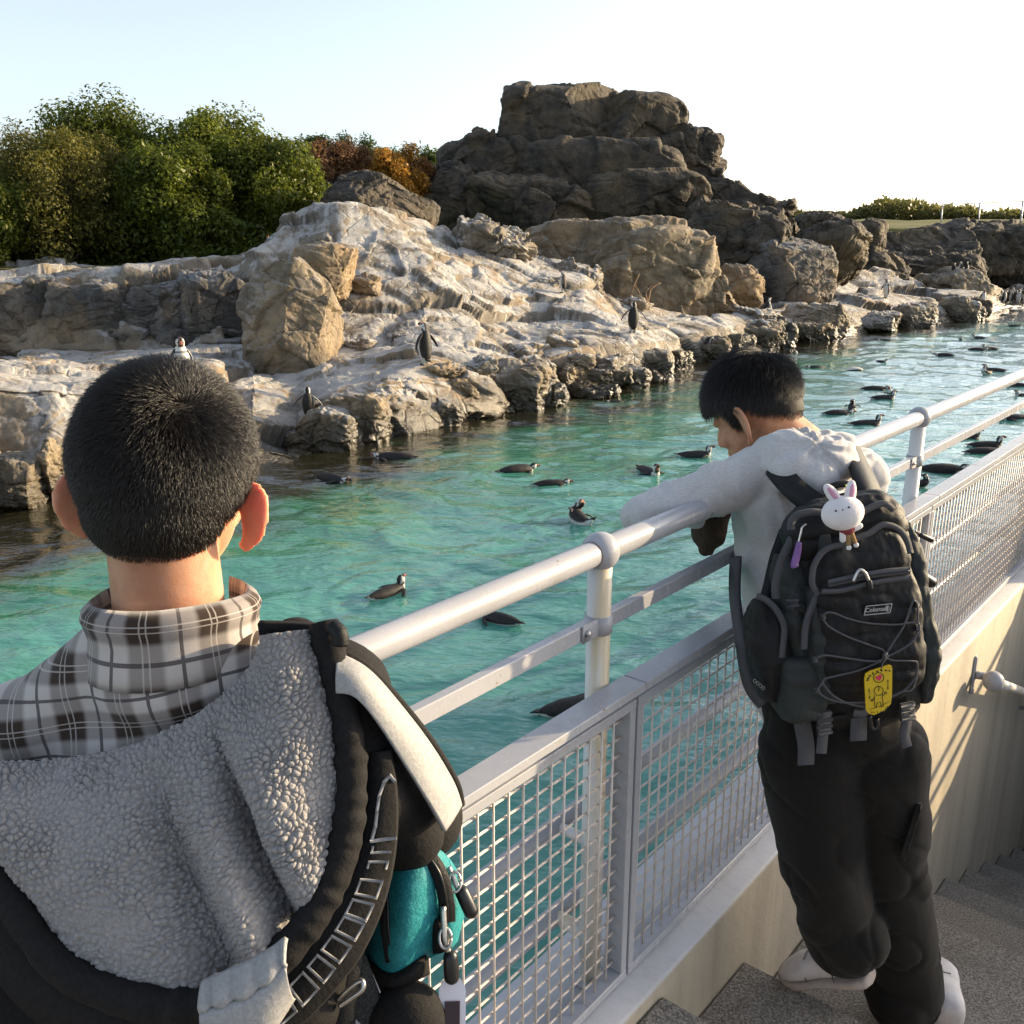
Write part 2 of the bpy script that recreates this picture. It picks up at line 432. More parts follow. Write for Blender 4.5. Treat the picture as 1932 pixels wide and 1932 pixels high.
# ---------------- sea of reflected sky: the pool water ----------------
SHORE = [(-900, 5.2), (-500, 6.), (0, 7.9), (100, 8.1), (200, 8.4), (340, 8.9), (480, 9.5), (560, 9.55), (640, 10.5), (720, 11.1), (800, 11.7), (900, 12.3), (1000, 13.6),
         (1100, 14.4), (1200, 15.5), (1300, 17.7), (1420, 20), (1520, 22), (1650, 25), (1760, 27.3), (1850, 29.5), (1900, 33.5), (2000, 35.5), (2600, 36.)]
SHP = np.array([colz(x, Y, 0)[:2] for x, Y in SHORE])
def seg_dist(P, A):
    d = np.full(len(P), 99.)
    for a, b in zip(A[:-1], A[1:]):
        ab = b - a; t = np.clip(((P - a) @ ab) / (ab @ ab), 0, 1)
        d = np.minimum(d, np.linalg.norm(P - (a + t[:, None] * ab), axis=1))
    return d
def make_water():
    ns, nn = 620, 560
    n = 1.075 + np.concatenate([np.linspace(0, 1, nn) ** 1.9 * 26])
    V = []
    ang = np.linspace(-1.0, 1.0, ns)
    S = np.sinh(ang * 3.6) / np.sinh(3.6) * 58 + 4
    s, nnn = np.meshgrid(S, n, indexing='ij')
    P = (RV[None, None, :2] * s[..., None] + NV[None, None, :2] * nnn[..., None]).reshape(-1, 2)
    dist = np.linalg.norm(P, axis=1)
    P3 = np.concatenate([P, np.zeros((len(P), 1))], 1)
    warp = np.stack([fbm(P3 * .6 + 5, 2, 3), fbm(P3 * .6 + 9, 2, 4), np.zeros(len(P))], 1) * .35
    q = P3 + warp
    rot = lambda a: np.array([[cos(a), -sin(a), 0], [sin(a), cos(a), 0], [0, 0, 1]])
    h = vnoise((q @ rot(.35).T) * np.array([1.7, 3.2, 1]), 21) * .015 + vnoise((q @ rot(-.3).T) * np.array([3.4, 6.2, 1]) + 3, 22) * .0085
    h += vnoise((q @ rot(.9).T) * np.array([5.5, 8.5, 1]) + 7, 23) * .0032
    h += np.sin((q @ np.array([.5, 1.1, 0])) * 2.1) * .005
    for px, py, k in [(1090, 988, 1.), (734, 1122, 1.), (1224, 900, .8), (1314, 866, .8), (978, 890, .9), (628, 910, .8), (742, 868, .6), (1100, 1345, 1.), (1582, 786, .8), (1636, 806, .8), (1738, 920, .9), (1780, 892, .7)]:
        c = atz(px, py)[:2]; rr = np.linalg.norm((P - c) * np.array([1., .8]), axis=1); h += k * .0038 * np.sin(rr * 38) * np.exp(-((rr - .32) / .26) ** 2)
    amp = 1.0 + .5 * np.clip((dist - 9) / 12, 0, 1)
    h = h * amp
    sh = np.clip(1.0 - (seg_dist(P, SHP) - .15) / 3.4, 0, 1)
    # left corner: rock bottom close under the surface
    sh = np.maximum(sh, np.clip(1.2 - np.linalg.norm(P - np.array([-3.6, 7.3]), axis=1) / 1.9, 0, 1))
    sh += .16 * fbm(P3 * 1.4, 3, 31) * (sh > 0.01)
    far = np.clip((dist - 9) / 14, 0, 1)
    o = part('pool_water', np.concatenate([P, h[:, None]], 1), gridF(ns, nn), M['water'], None, att={'shallow_reflect': sh, 'far': far})
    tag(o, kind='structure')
make_water()

# ---------------- ground ----------------
def make_ground():
    X = np.concatenate([-np.geomspace(3000, 30, 14), np.linspace(-26, 60, 60), np.geomspace(66, 3000, 14)])
    Y = np.concatenate([np.linspace(18, 62, 45), np.geomspace(66, 4000, 16)])
    x, y = np.meshgrid(X, Y, indexing='ij')
    z = 1.78 + np.clip((y - 26) / 14, 0, 1) * 1.1 + np.clip((y - 44) / 18, 0, 1) * .75
    z = z - np.clip((x + 6.5) / 2, 0, 1) * np.clip((44 - y) / 1.5, 0, 1) * 4.2
    P = np.stack([x, y, z], -1).reshape(-1, 3)
    P[:, 2] += .12 * fbm(P * np.array([.4, .4, 0]), 3, 5) * (P[:, 1] < 200)
    o = part('ground', P, gridF(len(X), len(Y)), M['field']); tag(o, kind='structure')
make_ground()

# ---------------- rocky shore ----------------
COLS = [
 (-900, [(5.2, 0.), (5.5, .5), (6.3, .9), (8, 1.), (9, .4), (14, .3), (15, 1.7), (19, 1.8)]),
 (-500, [(6.0, 0.), (6.3, .5), (7, .95), (9.2, 1.05), (10, .4), (15, .3), (15.8, 1.7), (19, 1.8)]),
 (-150, [(7.4, 0.), (7.7, .5), (8.3, .95), (11, 1.15), (12, .4), (15.3, .4), (16, 1.65), (19, 1.8)]),
 (0, [(7.9, 0.), (8.25, .45), (8.75, .95), (11.3, 637), (12, .4), (15.3, .4), (16, 527), (19, 1.8)]),
 (100, [(8.1, 0.), (8.45, .5), (8.9, .9), (11.3, 663), (12, .45), (15.3, .45), (16, 530), (19, 1.8)]),
 (200, [(8.4, 0.), (8.75, .45), (9.2, .78), (11.3, 692), (12.2, .5), (15.2, .5), (16, 530), (19, 1.8)]),
 (340, [(8.9, 0.), (9.2, .35), (9.8, .6), (11.4, .72), (12.6, .55), (15.2, .54), (16.2, 530), (19, 1.9)]),
 (440, [(9.3, 0.), (9.55, .25), (10.4, .35), (11.9, 706), (12.8, 692), (15.3, .55), (16.6, 515), (19.5, 1.9)]),
 (480, [(9.5, 0.), (9.75, .22), (11, 745), (12.2, 703), (13, 690), (15.2, .65), (16.7, 482), (20, 2.0)]),
 (560, [(9.55, 0.), (9.9, .18), (11, 797), (12, 745), (13, 700), (15, 610), (17.8, 418), (21, 2.0)]),
 (640, [(10.5, 0.), (10.75, .28), (11.2, 762), (12.8, 695), (14.5, 620), (16.3, 490), (18.2, 390), (21, 2.2)]),
 (720, [(11.1, 0.), (11.3, .3), (11.8, 728), (13, 682), (15, 590), (17, 480), (19, 397), (22, 2.2)]),
 (800, [(11.7, 0.), (11.95, .3), (12.3, 692), (13.5, 648), (15.5, 570), (17.5, 485), (19.8, 415), (22.5, 2.2)]),
 (900, [(12.3, 0.), (12.55, .3), (12.9, 690), (14.3, 642), (16.5, 565), (18.5, 500), (20.7, 447), (23, 2.0)]),
 (1000, [(13.6, 0.), (13.8, .25), (14.1, 679), (15.5, 640), (17.5, 580), (19, 525), (21, 477), (24, 1.7)]),
 (1100, [(14.4, 0.), (14.6, .3), (14.9, 654), (16, 625), (17.5, 585), (19, 545), (20.3, 507), (22.5, 1.2)]),
 (1200, [(15.5, 0.), (15.7, .3), (16, 654), (17, 624), (18.5, 597), (20, 580), (21, 570), (23.5, .9)]),
 (1300, [(17.7, 0.), (17.9, .3), (18.3, 629), (19.3, 609), (20.5, 599), (21.5, 592), (22.5, 585), (25, .8)]),
 (1420, [(20., 0.), (20.25, .3), (20.7, 614), (21.6, 598), (23, 588), (24.5, 577), (26, 567), (28, 1.0)]),
 (1520, [(22., 0.), (22.3, .3), (22.7, 600), (24, 582), (25.5, 572), (27, 562), (28.5, 552), (30, 1.2)]),
 (1650, [(25., 0.), (25.3, .2), (25.8, 587), (27.5, 571), (29, 561), (30.5, 552), (32, 545), (34, 1.2)]),
 (1760, [(27.3, 0.), (27.7, .2), (28.3, 580), (30, 567), (31.5, 558), (33, 550), (34.5, 543), (36, 1.0)]),
 (1850, [(29.5, 0.), (29.9, .3), (30.5, 578), (31.8, 564), (32.8, 552), (33.8, 545), (34.8, 540), (36.5, .6)]),
 (1900, [(33.5, 0.), (34, .1), (35, .12), (36, .2), (37, .25), (38, .3), (39, .35), (41, .5)]),
 (2000, [(35.5, 0.), (36, .08), (36.5, .12), (37, .2), (38, .25), (39, .3), (40, .35), (42, .5)]),
 (2600, [(36., 0.), (36.4, .08), (36.9, .12), (37.4, .2), (38, .25), (39, .3), (40, .35), (42, .5)])]
def prof(px, kn):
    P = []
    for Y, v in kn: P.append(aty(px, v, Y) if v > 60 else colz(px, Y, v))
    P = np.array(P); d = norm((P[0] - P[1]) * np.array([1, 1, 0]))
    return np.concatenate([[colz(px, kn[0][0] - .12, -.7)], P])
def terrain(cols, nu, nv, seed, amps):
    PR = [prof(px, kn) for px, kn in cols]; pxs = np.array([c[0] for c in cols], dtype=float)
    x = np.interp(np.linspace(0, 1, nu), np.linspace(0, 1, 9), [-900, -300, 0, 350, 700, 1000, 1350, 1800, 2600])
    kt = np.linspace(0, 1, PR[0].shape[0])
    # more samples on the lower knots, which are nearest
    t = np.interp(np.linspace(0, 1, nv), np.linspace(0, 1, len(kt)), kt)
    RS = np.stack([np.stack([np.interp(t, kt, p[:, k]) for k in range(3)], -1) for p in PR])      # cols, nv, 3
    out = np.zeros((nu, nv, 3))
    for v in range(nv):
        for k in range(3): out[:, v, k] = np.interp(x, pxs, RS[:, v, k])
    V = out.reshape(-1, 3); F = gridF(nu, nv)
    N = vnormals(V, F); N *= np.where(N[:, 2:3] < 0, -1, 1)
    q = V + .22 * np.stack([fbm(V * .7, 2, seed + 40), fbm(V * .7 + 9, 2, seed + 41), fbm(V * .7 + 4, 2, seed + 42)], 1)
    sc = np.array([1, 1, 1.7])
    d = amps[0] * facet(q * sc * .42, seed, .25) + amps[1] * facet(q * sc * 1.35, seed + 50, .3) + amps[2] * fbm(V * 3.2, 4, seed + 60)
    d += amps[1] * .24 * facet(q * sc * 4.2 + 3, seed + 70, .25)
    fade = np.clip((V[:, 2] + .7) / .7, .25, 1)
    V = V + N * (d * fade)[:, None] * np.array([1, 1, .75])
    return V, F
shoreV, shoreF = terrain(COLS, 860, 260, 3, (.26, .070, .010))
shore = part('rocky_shore', shoreV, shoreF[:, ::-1], M['rock_pale'], smooth=False); tag(shore, kind='structure')
_sx = shoreV[:, 0]; _sy = shoreV[:, 1]
def ground_z(x, y, rad=.14):
    m = (np.abs(_sx - x) < rad) & (np.abs(_sy - y) < rad)
    return float(np.percentile(shoreV[m, 2], 70)) if m.any() else 0.

# ---------------- boulders ----------------
def ico(n):
    t = (1 + 5 ** .5) / 2
    V = [(-1, t, 0), (1, t, 0), (-1, -t, 0), (1, -t, 0), (0, -1, t), (0, 1, t), (0, -1, -t), (0, 1, -t), (t, 0, -1), (t, 0, 1), (-t, 0, -1), (-t, 0, 1)]
    F = np.array([(0, 11, 5), (0, 5, 1), (0, 1, 7), (0, 7, 10), (0, 10, 11), (1, 5, 9), (5, 11, 4), (11, 10, 2), (10, 7, 6), (7, 1, 8), (3, 9, 4), (3, 4, 2), (3, 2, 6), (3, 6, 8), (3, 8, 9), (4, 9, 5), (2, 4, 11), (6, 2, 10), (8, 6, 7), (9, 8, 1)])
    V = np.array(V, dtype=float); V /= np.linalg.norm(V, axis=1)[:, None]
    for _ in range(n):
        E = np.sort(np.concatenate([F[:, [0, 1]], F[:, [1, 2]], F[:, [2, 0]]]), axis=1)
        u, inv = np.unique(E, axis=0, return_inverse=True); inv = inv.ravel()
        mid = V[u[:, 0]] + V[u[:, 1]]; mid /= np.linalg.norm(mid, axis=1)[:, None]
        m = len(F); a, b, c = inv[:m] + len(V), inv[m:2 * m] + len(V), inv[2 * m:] + len(V)
        V = np.concatenate([V, mid])
        F = np.concatenate([np.stack([F[:, 0], a, c], 1), np.stack([F[:, 1], b, a], 1), np.stack([F[:, 2], c, b], 1), np.stack([a, b, c], 1)])
    return V, F
ICO = {k: ico(k) for k in (3, 4, 5, 6)}
def rock_geo(half, seed, box=3.2, cuts=9, rough=.10, sub=5, yaw=0., top=1.0, scale=None, lean=(0, 0)):
    D, F = ICO[sub]; r_ = np.random.default_rng(seed)
    p = box
    r = 1 / ((np.abs(D) ** p).sum(1)) ** (1 / p)
    for _ in range(cuts):
        nrm = norm(r_.normal(size=3)); h = r_.uniform(.66, .95)
        q = D @ nrm; r = np.where(q > .05, np.minimum(r, h / np.maximum(q, .05)), r)
    r = np.where(D[:, 2] > .05, np.minimum(r, top / np.maximum(D[:, 2], .05)), r)
    V = D * r[:, None] * np.asarray(half)
    V[:, 0] += lean[0] * V[:, 2]; V[:, 1] += lean[1] * V[:, 2]
    N = vnormals(V, F); s = scale or float(np.mean(half))
    k = 1.1 / s
    q = V + .25 * s * np.stack([fbm(V * k * .8, 2, seed + 40), fbm(V * k * .8 + 9, 2, seed + 41), fbm(V * k * .8 + 4, 2, seed + 42)], 1)
    sc = np.array([1, 1, 1.5])
    d = rough * s * (1.2 * facet(q * sc * k, seed) + .55 * facet(q * sc * k * 2.6, seed + 5, .3) + .25 * facet(q * sc * k * 6., seed + 9, .25)) + rough * .4 * s * fbm(V * k * 2.2, 4, seed + 3)
    V = V + N * d[:, None]
    c, s_ = cos(yaw), sin(yaw)
    return V @ np.array([[c, s_, 0], [-s_, c, 0], [0, 0, 1]]), F
def px_rock(px, py, hw, hh, Y, depth=None):                      # size and place read off the photograph at a distance Y
    c = aty(px, py, Y); k = Y * 1.03 / 1786
    return c, np.array([hw * k, (depth if depth else hw * k * .9), hh * k * 1.02])
G_B = 'boulders of the rock island'
def boulder(px, py, hw, hh, Y, seed, mat, label, depth=None, name='boulder', cat='boulder', **kw):
    c, half = px_rock(px, py, hw, hh, Y, depth)
    V, F = rock_geo(half, seed, **kw)
    return single(name, V + c, F, M[mat], label, cat, G_B, smooth=False)
boulder(556, 642, 92, 142, 13.6, 11, 'rock_tan', 'tall rounded tan boulder standing upright beside the shaded grey cliff', .8, sub=6, box=2.15, cuts=5, rough=.045, yaw=.0, lean=(-.10, 0))
boulder(618, 512, 56, 46, 15.0, 12, 'rock_tan', 'squarish tan block perched just behind the tall upright boulder', .6, sub=5, box=4., cuts=5, rough=.05, yaw=.5)
boulder(722, 396, 98, 62, 21.5, 13, 'rock_dark', 'dark brown domed rock below the orange shrub', 1.5, sub=6, box=2.3, cuts=6, rough=.05)
boulder(935, 470, 66, 50, 20.0, 14, 'rock_pale', 'white stained jagged crag on the crest of the pale hill', .8, sub=6, box=2.6, cuts=10, rough=.15)
boulder(1152, 528, 160, 98, 23., 15, 'rock_tan', 'broad flat topped tan block below the dark peak, with a pale top', 1.8, sub=6, box=5., cuts=5, rough=.05, yaw=.25)
boulder(1085, 545, 52, 48, 20.2, 16, 'rock_pale', 'knobbly pale crag right behind a penguin halfway up the hill', .6, sub=5, box=2.8, cuts=9, rough=.13)
boulder(1325, 575, 72, 52, 22.8, 17, 'rock_tan', 'low tan rock right of the dry branch', .8, sub=6, box=3.5, cuts=7, rough=.10)
boulder(1395, 452, 100, 72, 27.5, 18, 'rock_dark', 'dark brown rounded mass at the right foot of the peak', 1.6, sub=6, box=2.6, cuts=8, rough=.09)
boulder(1487, 525, 78, 72, 26.3, 19, 'rock_grey', 'smooth grey domed boulder behind the white fronted penguin', 1.2, sub=6, box=2.6, cuts=6, rough=.05)
boulder(1548, 505, 72, 78, 29., 20, 'rock_dark', 'dark rock with a long ridge sloping right down to the water', 1.4, sub=6, box=2.4, cuts=8, rough=.07, lean=(.35, 0), yaw=-.4)
boulder(1385, 552, 46, 48, 25., 21, 'rock_tan', 'tan buttress below the dark rounded mass', .8, sub=5, box=3., cuts=8, rough=.09)
boulder(1525, 622, 62, 44, 22.9, 22, 'rock_tan', 'wedge shaped shore rock with a slanted slab top for two penguins', .8, sub=6, box=3., cuts=7, rough=.08, lean=(.3, 0))
boulder(1806, 545, 52, 32, 34., 23, 'rock_tan', 'layered mound crowned by three tiny penguins', 1.2, sub=5, box=2.2, cuts=8, rough=.08)
boulder(1735, 611, 33, 10, 26.5, 24, 'rock_pale', 'low flat white topped rock lying out in the water', .4, sub=5, box=4., cuts=4, rough=.06)
boulder(1850, 585, 20, 18, 29.5, 25, 'rock_dark', 'small dark rock at the water end of the far spit', .4, sub=4, box=2.5, cuts=6, rough=.1)
boulder(46, 912, 64, 58, 8.1, 26, 'rock_tan', 'broad tan boulder at the water in the near left corner', .4, sub=6, box=3.2, cuts=7, rough=.07, yaw=.2)
boulder(96, 880, 26, 52, 8.15, 27, 'rock_tan', 'narrow upright tan rock beside the near left corner boulder', .22, sub=5, box=3.5, cuts=7, rough=.10)
boulder(1003, 750, 66, 30, 13.4, 28, 'rock_wet', 'black wet rock under a shaded hollow at the waterline', .4, sub=5, box=2.4, cuts=7, rough=.10)
boulder(1110, 742, 58, 22, 14.3, 29, 'rock_wet', 'low black wet rock sloping into the water', .4, sub=5, box=2.2, cuts=6, rough=.09)
boulder(1215, 712, 52, 24, 15.8, 40, 'rock_wet', 'jagged dark wet rock at the water near the second boy’s hair', .4, sub=5, box=2.2, cuts=8, rough=.12)
boulder(185, 528, 78, 16, 17.2, 41, 'rock_tan', 'long low brown dome on top of the shaded cliff', 1., sub=5, box=2.2, cuts=5, rough=.06)
boulder(1450, 640, 42, 34, 21., 42, 'rock_wet', 'tall split rock glinting gold at the water behind the leaning boy', .5, sub=5, box=4., cuts=6, rough=.12)
c0 = aty(434, 655, 15.)
single('stone_block', *bbox(c0, (.17, .03, 0), (-.03, .16, 0), (0, 0, .12), .015), M['rock_grey'], 'small pale square block on the floor of the shaded hollow', 'block', smooth=False)
c0 = aty(430, 520, 17.2)
V, F = rock_geo((.5, .5, .32), 43, box=6., cuts=3, rough=.04, sub=5)
single('stone_slab', V + c0, F, M['rock_tan'], 'smooth sunlit tan slab leaning between the trees and the shaded cliff', 'slab', smooth=False)

def shore_rocks():
    r_ = np.random.default_rng(5); k = 0
    xs = np.concatenate([np.linspace(600, 1420, 17) + r_.uniform(-14, 14, 17), r_.uniform(1420, 1860, 13), r_.uniform(130, 470, 3)])
    for px in xs:
        Y = np.interp(px, [c[0] for c in SHORE], [c[1] for c in SHORE])
        hz = r_.uniform(.20, .40) * (1 if px < 1400 else 1.15)
        c = colz(px, Y + .30, hz * .72 - .05)
        sz = r_.uniform(.30, .62) * (1 if px < 1400 else 1.2)
        half = np.array([sz, sz * r_.uniform(.55, .8), hz])
        V, F = rock_geo(half, 100 + k, box=r_.uniform(4.0, 7.), cuts=5, rough=.10, sub=5, yaw=r_.uniform(-.5, .9), scale=.30)
        part('rock', V + c, F, M['rock_pale' if r_.random() < .6 else 'rock_tan'], shore, smooth=False); k += 1
    for _ in range(26):                                             # broken stones and ledges higher on the slope
        px = r_.uniform(500, 1420); t = r_.uniform(.25, .9)
        i = np.argmin(np.abs(_sx / np.maximum(_sy, .1) - (px - 966) / 1786 * 1.03) + np.where(r_.random(len(_sx)) < .98, 9, 0))
        c = shoreV[i]
        if c[2] < .35: continue
        sz = r_.uniform(.10, .30) * (.7 + c[1] / 40)
        V, F = rock_geo(np.array([sz * 1.4, sz, sz * .6]), 300 + k, box=4., cuts=8, rough=.12, sub=4, yaw=r_.uniform(0, 3))
        part('rock', V + c - np.array([0, 0, sz * .12]), F, M['rock_pale'], shore, smooth=False); k += 1
shore_rocks()

# ---------------- the dark peak and the far cliff ----------------
def massif(name, label, cat, specs, mat, base):
    t = thing(name, base, label, cat)
    for i, (px, py, hw, hh, Y, kw) in enumerate(specs):
        c, half = px_rock(px, py, hw, hh, Y, kw.pop('depth', None))
        V, F = rock_geo(half, 500 + i * 7 + int(px), **kw)
        part('rock', V + c, F, M[mat], t, smooth=False)
    return t
massif('rock_peak', 'tall dark brown rock peak rising in stepped blocks against the white sky', 'rock peak', [
    (1062, 296, 132, 108, 33., dict(depth=2.2, sub=6, box=5., cuts=5, rough=.038, yaw=.1)),
    (1172, 266, 92, 68, 33., dict(depth=2., sub=6, box=5., cuts=4, rough=.038, yaw=.35)),
    (1272, 312, 76, 60, 32.5, dict(depth=1.8, sub=6, box=4., cuts=6, rough=.07)),
    (922, 342, 88, 76, 32., dict(depth=2., sub=6, box=3., cuts=6, rough=.07)),
    (1130, 380, 150, 95, 31.4, dict(depth=1.9, sub=6, box=5., cuts=4, rough=.04, yaw=-.1)),
    (850, 385, 84, 62, 30.5, dict(depth=1.8, sub=6, box=2.8, cuts=7, rough=.07)),
    (1345, 398, 105, 58, 31., dict(depth=1.8, sub=6, box=4.4, cuts=5, rough=.05)),
    (985, 410, 120, 68, 30., dict(depth=1.8, sub=6, box=3.6, cuts=6, rough=.07)),
    (1210, 410, 110, 74, 30.2, dict(depth=1.6, sub=6, box=5., cuts=5, rough=.045)),
    (1430, 428, 72, 42, 30.5, dict(depth=1.5, sub=5, box=3., cuts=6, rough=.08))], 'rock_dark', colz(1100, 31, 1.2))
massif('rock_cliff', 'long shaded grey rock cliff closing the far end of the pool', 'cliff', [  # shade of the far cliff painted in by using the dark rock
    (1585, 480, 78, 54, 37., dict(depth=2., sub=6, box=4., cuts=6, rough=.07)),
    (1700, 483, 110, 56, 40., dict(depth=2., sub=6, box=5., cuts=5, rough=.06)),
    (1640, 525, 70, 44, 35.5, dict(depth=1.6, sub=5, box=3., cuts=6, rough=.08)),
    (1745, 520, 85, 40, 37.5, dict(depth=1.6, sub=6, box=4., cuts=5, rough=.07)),
    (1830, 483, 100, 56, 41.5, dict(depth=2.2, sub=6, box=4., cuts=5, rough=.07)),
    (1930, 505, 85, 64, 42.5, dict(depth=1.8, sub=6, box=5., cuts=5, rough=.07)),
    (2060, 490, 110, 75, 44, dict(depth=2., sub=5, box=4., cuts=5, rough=.07)),
    (1545, 430, 40, 26, 39., dict(depth=1.2, sub=5, box=3., cuts=5, rough=.08)),
    (2260, 490, 130, 75, 45, dict(depth=2., sub=5, box=4., cuts=5, rough=.07))], 'rock_dark', colz(1700, 39, .4))

massif('shaded_cliff', 'low dark grey cliff in shade below the evergreen trees on the left', 'cliff', [  # dark rock colour carries the shade on this cliff
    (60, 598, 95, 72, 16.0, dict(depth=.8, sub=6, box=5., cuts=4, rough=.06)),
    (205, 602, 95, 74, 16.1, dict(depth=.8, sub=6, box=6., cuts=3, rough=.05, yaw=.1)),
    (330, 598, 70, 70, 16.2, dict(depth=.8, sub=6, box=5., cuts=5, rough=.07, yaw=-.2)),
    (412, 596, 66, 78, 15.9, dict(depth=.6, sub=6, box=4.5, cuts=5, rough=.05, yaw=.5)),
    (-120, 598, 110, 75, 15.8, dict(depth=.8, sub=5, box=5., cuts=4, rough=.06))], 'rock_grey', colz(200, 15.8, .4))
# ---------------- trees ----------------
def leaf_mat(name, a, b, rough=.35, trans=.55):
    t = NT(name)
    c = t.att('tint').outputs['Color']
    t.base(c, .45, .28)
    t.b.inputs['Subsurface Weight'].default_value = 0
    t.b.inputs['Transmission Weight'].default_value = 0
    d = t.new('BsdfTranslucent'); t.t.links.new(c, d.inputs[0])
    m = t.new('MixShader'); m.inputs[0].default_value = trans
    t.t.links.new(t.b.outputs[0], m.inputs[1]); t.t.links.new(d.outputs[0], m.inputs[2]); t.t.links.new(m.outputs[0], t.out.inputs[0])
    return t.m
M['leaf'] = leaf_mat('foliage', None, None)
M['bark'] = plain('bark', (.13, .10, .07), .9, .2, (.07, .055, .04), 12., .6, 30.)
def leaves(centers, outw, size, r_, cols, asp=2.1):
    n = len(centers)
    nn = r_.normal(size=(n, 3)) * .55 + outw * .9 + np.array([0, 0, .45]); nn /= np.linalg.norm(nn, axis=1)[:, None]
    a = r_.normal(size=(n, 3)); a -= nn * (a * nn).sum(1)[:, None]; a /= np.linalg.norm(a, axis=1)[:, None]
    b = np.cross(nn, a)
    s = size * r_.uniform(.6, 1.25, n)[:, None]
    p0 = centers; p1 = centers + a * s * .5 + b * s * .5 / asp + nn * s * .08; p2 = centers + a * s; p3 = centers + a * s * .5 - b * s * .5 / asp + nn * s * .08
    V = np.stack([p0, p1, p2, p3], 1).reshape(-1, 3)
    F = np.arange(4 * n).reshape(-1, 4)
    f = r_.random(n)[:, None]; c = np.asarray(cols[0]) * (1 - f) + np.asarray(cols[1]) * f
    c = c * r_.uniform(.7, 1.2, n)[:, None]
    return V, F, np.repeat(c, 4, axis=0)
def tree(name, label, cat, base, h, rad, seed, cols, n=7000, leaf=.11, group=None, low=.12, nclump=26, trunk_r=.09, stem=True, asp=2.1, shape=1.0):
    r_ = np.random.default_rng(seed); base = np.asarray(base, dtype=float)
    n = int(n * 2.9); leaf *= 1.0; h *= .93; nclump = int(nclump * 1.7)
    t = thing(name, base, label, cat, group)
    C_ = []; R_ = []
    for i in range(nclump):
        a = r_.uniform(0, 2 * pi); zz = r_.uniform(low, .93); w = rad * (1 - abs((zz - .42) / .62) ** 2.2 * shape) ** .5 if abs((zz - .42) / .62) < 1 else .1 * rad
        rr = w * r_.uniform(.25, .95)
        C_.append(base + np.array([cos(a) * rr, sin(a) * rr, zz * h])); R_.append(rad * r_.uniform(.18, .36))
    C_ = np.array(C_); R_ = np.array(R_)
    k = r_.integers(0, nclump, n); d = r_.normal(size=(n, 3)); d /= np.linalg.norm(d, axis=1)[:, None]
    rr = R_[k] * (r_.random(n) ** .35)
    pts = C_[k] + d * rr[:, None] * np.array([1, 1, 1.1]); pts += .03 * r_.normal(size=pts.shape)
    pts[:, 2] = np.maximum(pts[:, 2], base[2] + .08)
    V, F, c = leaves(pts, d, leaf, r_, cols, asp)
    tint = 1 + .5 * (r_.random(nclump) - .5); c = c * np.repeat(tint[k], 4)[:, None]
    o = part('crown', V, F, M['leaf'], t, smooth=False, col=c)
    mb = MB(); top = base + np.array([.1 * rad, 0, h * .75])
    sp = spline([base - [0, 0, .2], base + [.06, .02, h * .25], base + [-.05, .05, h * .5], top], 9)
    mb.add(*tube(sp, np.linspace(trunk_r, trunk_r * .25, 9), 7))
    for i in range(min(14, nclump)):
        st = sp[int(r_.integers(1, 7))]; e = C_[i]
        mb.add(*tube(spline([st, (st + e) / 2 + [0, 0, .12 * h * r_.random()], e], 6), np.linspace(trunk_r * .42, .008, 6), 5))
    mb.build('trunk', M['bark'], t)
    return t
GREEN = ((.070, .098, .013), (.155, .180, .026)); OLIVE = ((.10, .10, .02), (.185, .17, .04)); DEEP = ((.040, .064, .012), (.085, .12, .02)); LIME = ((.085, .118, .015), (.175, .195, .03))
def tz(px, Y, z=1.75): return colz(px, Y, z)
GT = 'evergreen trees behind the shaded cliff'
tree('evergreen_tree', 'light green bushy tree cut by the left edge of the photo', 'tree', tz(-10, 19.2), 1.7, 1.15, 1, LIME, 7500, .10, GT)
tree('evergreen_tree', 'thin leaved olive tree with pale stems left of the tallest trees', 'tree', tz(130, 20.2), 2.8, 1.55, 2, OLIVE, 9500, .085, GT, nclump=40)
tree('evergreen_tree', 'greyish wispy tree top at the far left against the sky', 'tree', tz(25, 24.5), 3.4, 1.6, 3, ((.07, .08, .05), (.14, .14, .09)), 5200, .085, GT, nclump=30)
tree('evergreen_tree', 'tallest dark green tree rising above the first boy’s head', 'tree', tz(225, 23.2), 3.7, 1.9, 4, GREEN, 12000, .11, GT, nclump=38)
tree('evergreen_tree', 'dense glossy green tree hanging over the cliff in the middle of the row', 'tree', tz(335, 20.6), 2.45, 1.35, 5, GREEN, 10000, .105, GT, nclump=30)
tree('evergreen_tree', 'tall yellow green tree right of the tallest tree', 'tree', tz(400, 23.4), 3.5, 1.75, 6, LIME, 10500, .11, GT, nclump=34)
tree('evergreen_tree', 'glossy round tree over a dark hollow with bare stems', 'tree', tz(500, 22.2), 2.9, 1.45, 7, GREEN, 10000, .11, GT, low=.34, nclump=30)
tree('evergreen_tree', 'yellow green tree at the right end of the evergreen row', 'tree', tz(545, 24.0), 2.65, 1.0, 8, LIME, 7000, .11, GT)
tree('evergreen_tree', 'short dark tree filling the gap below the glossy round tree', 'tree', tz(460, 24.5), 2.5, 1.3, 9, DEEP, 7000, .11, GT)
tree('evergreen_tree', 'dark tree half hidden between the olive tree and the tallest tree', 'tree', tz(190, 25.5), 3.0, 2.1, 10, DEEP, 8000, .12, GT)
tree('evergreen_tree', 'broad green tree beyond the left edge of the photo', 'tree', tz(-170, 21), 2.9, 1.7, 14, GREEN, 6000, .12, GT)
GF = 'dark conifers far behind the orange shrub'
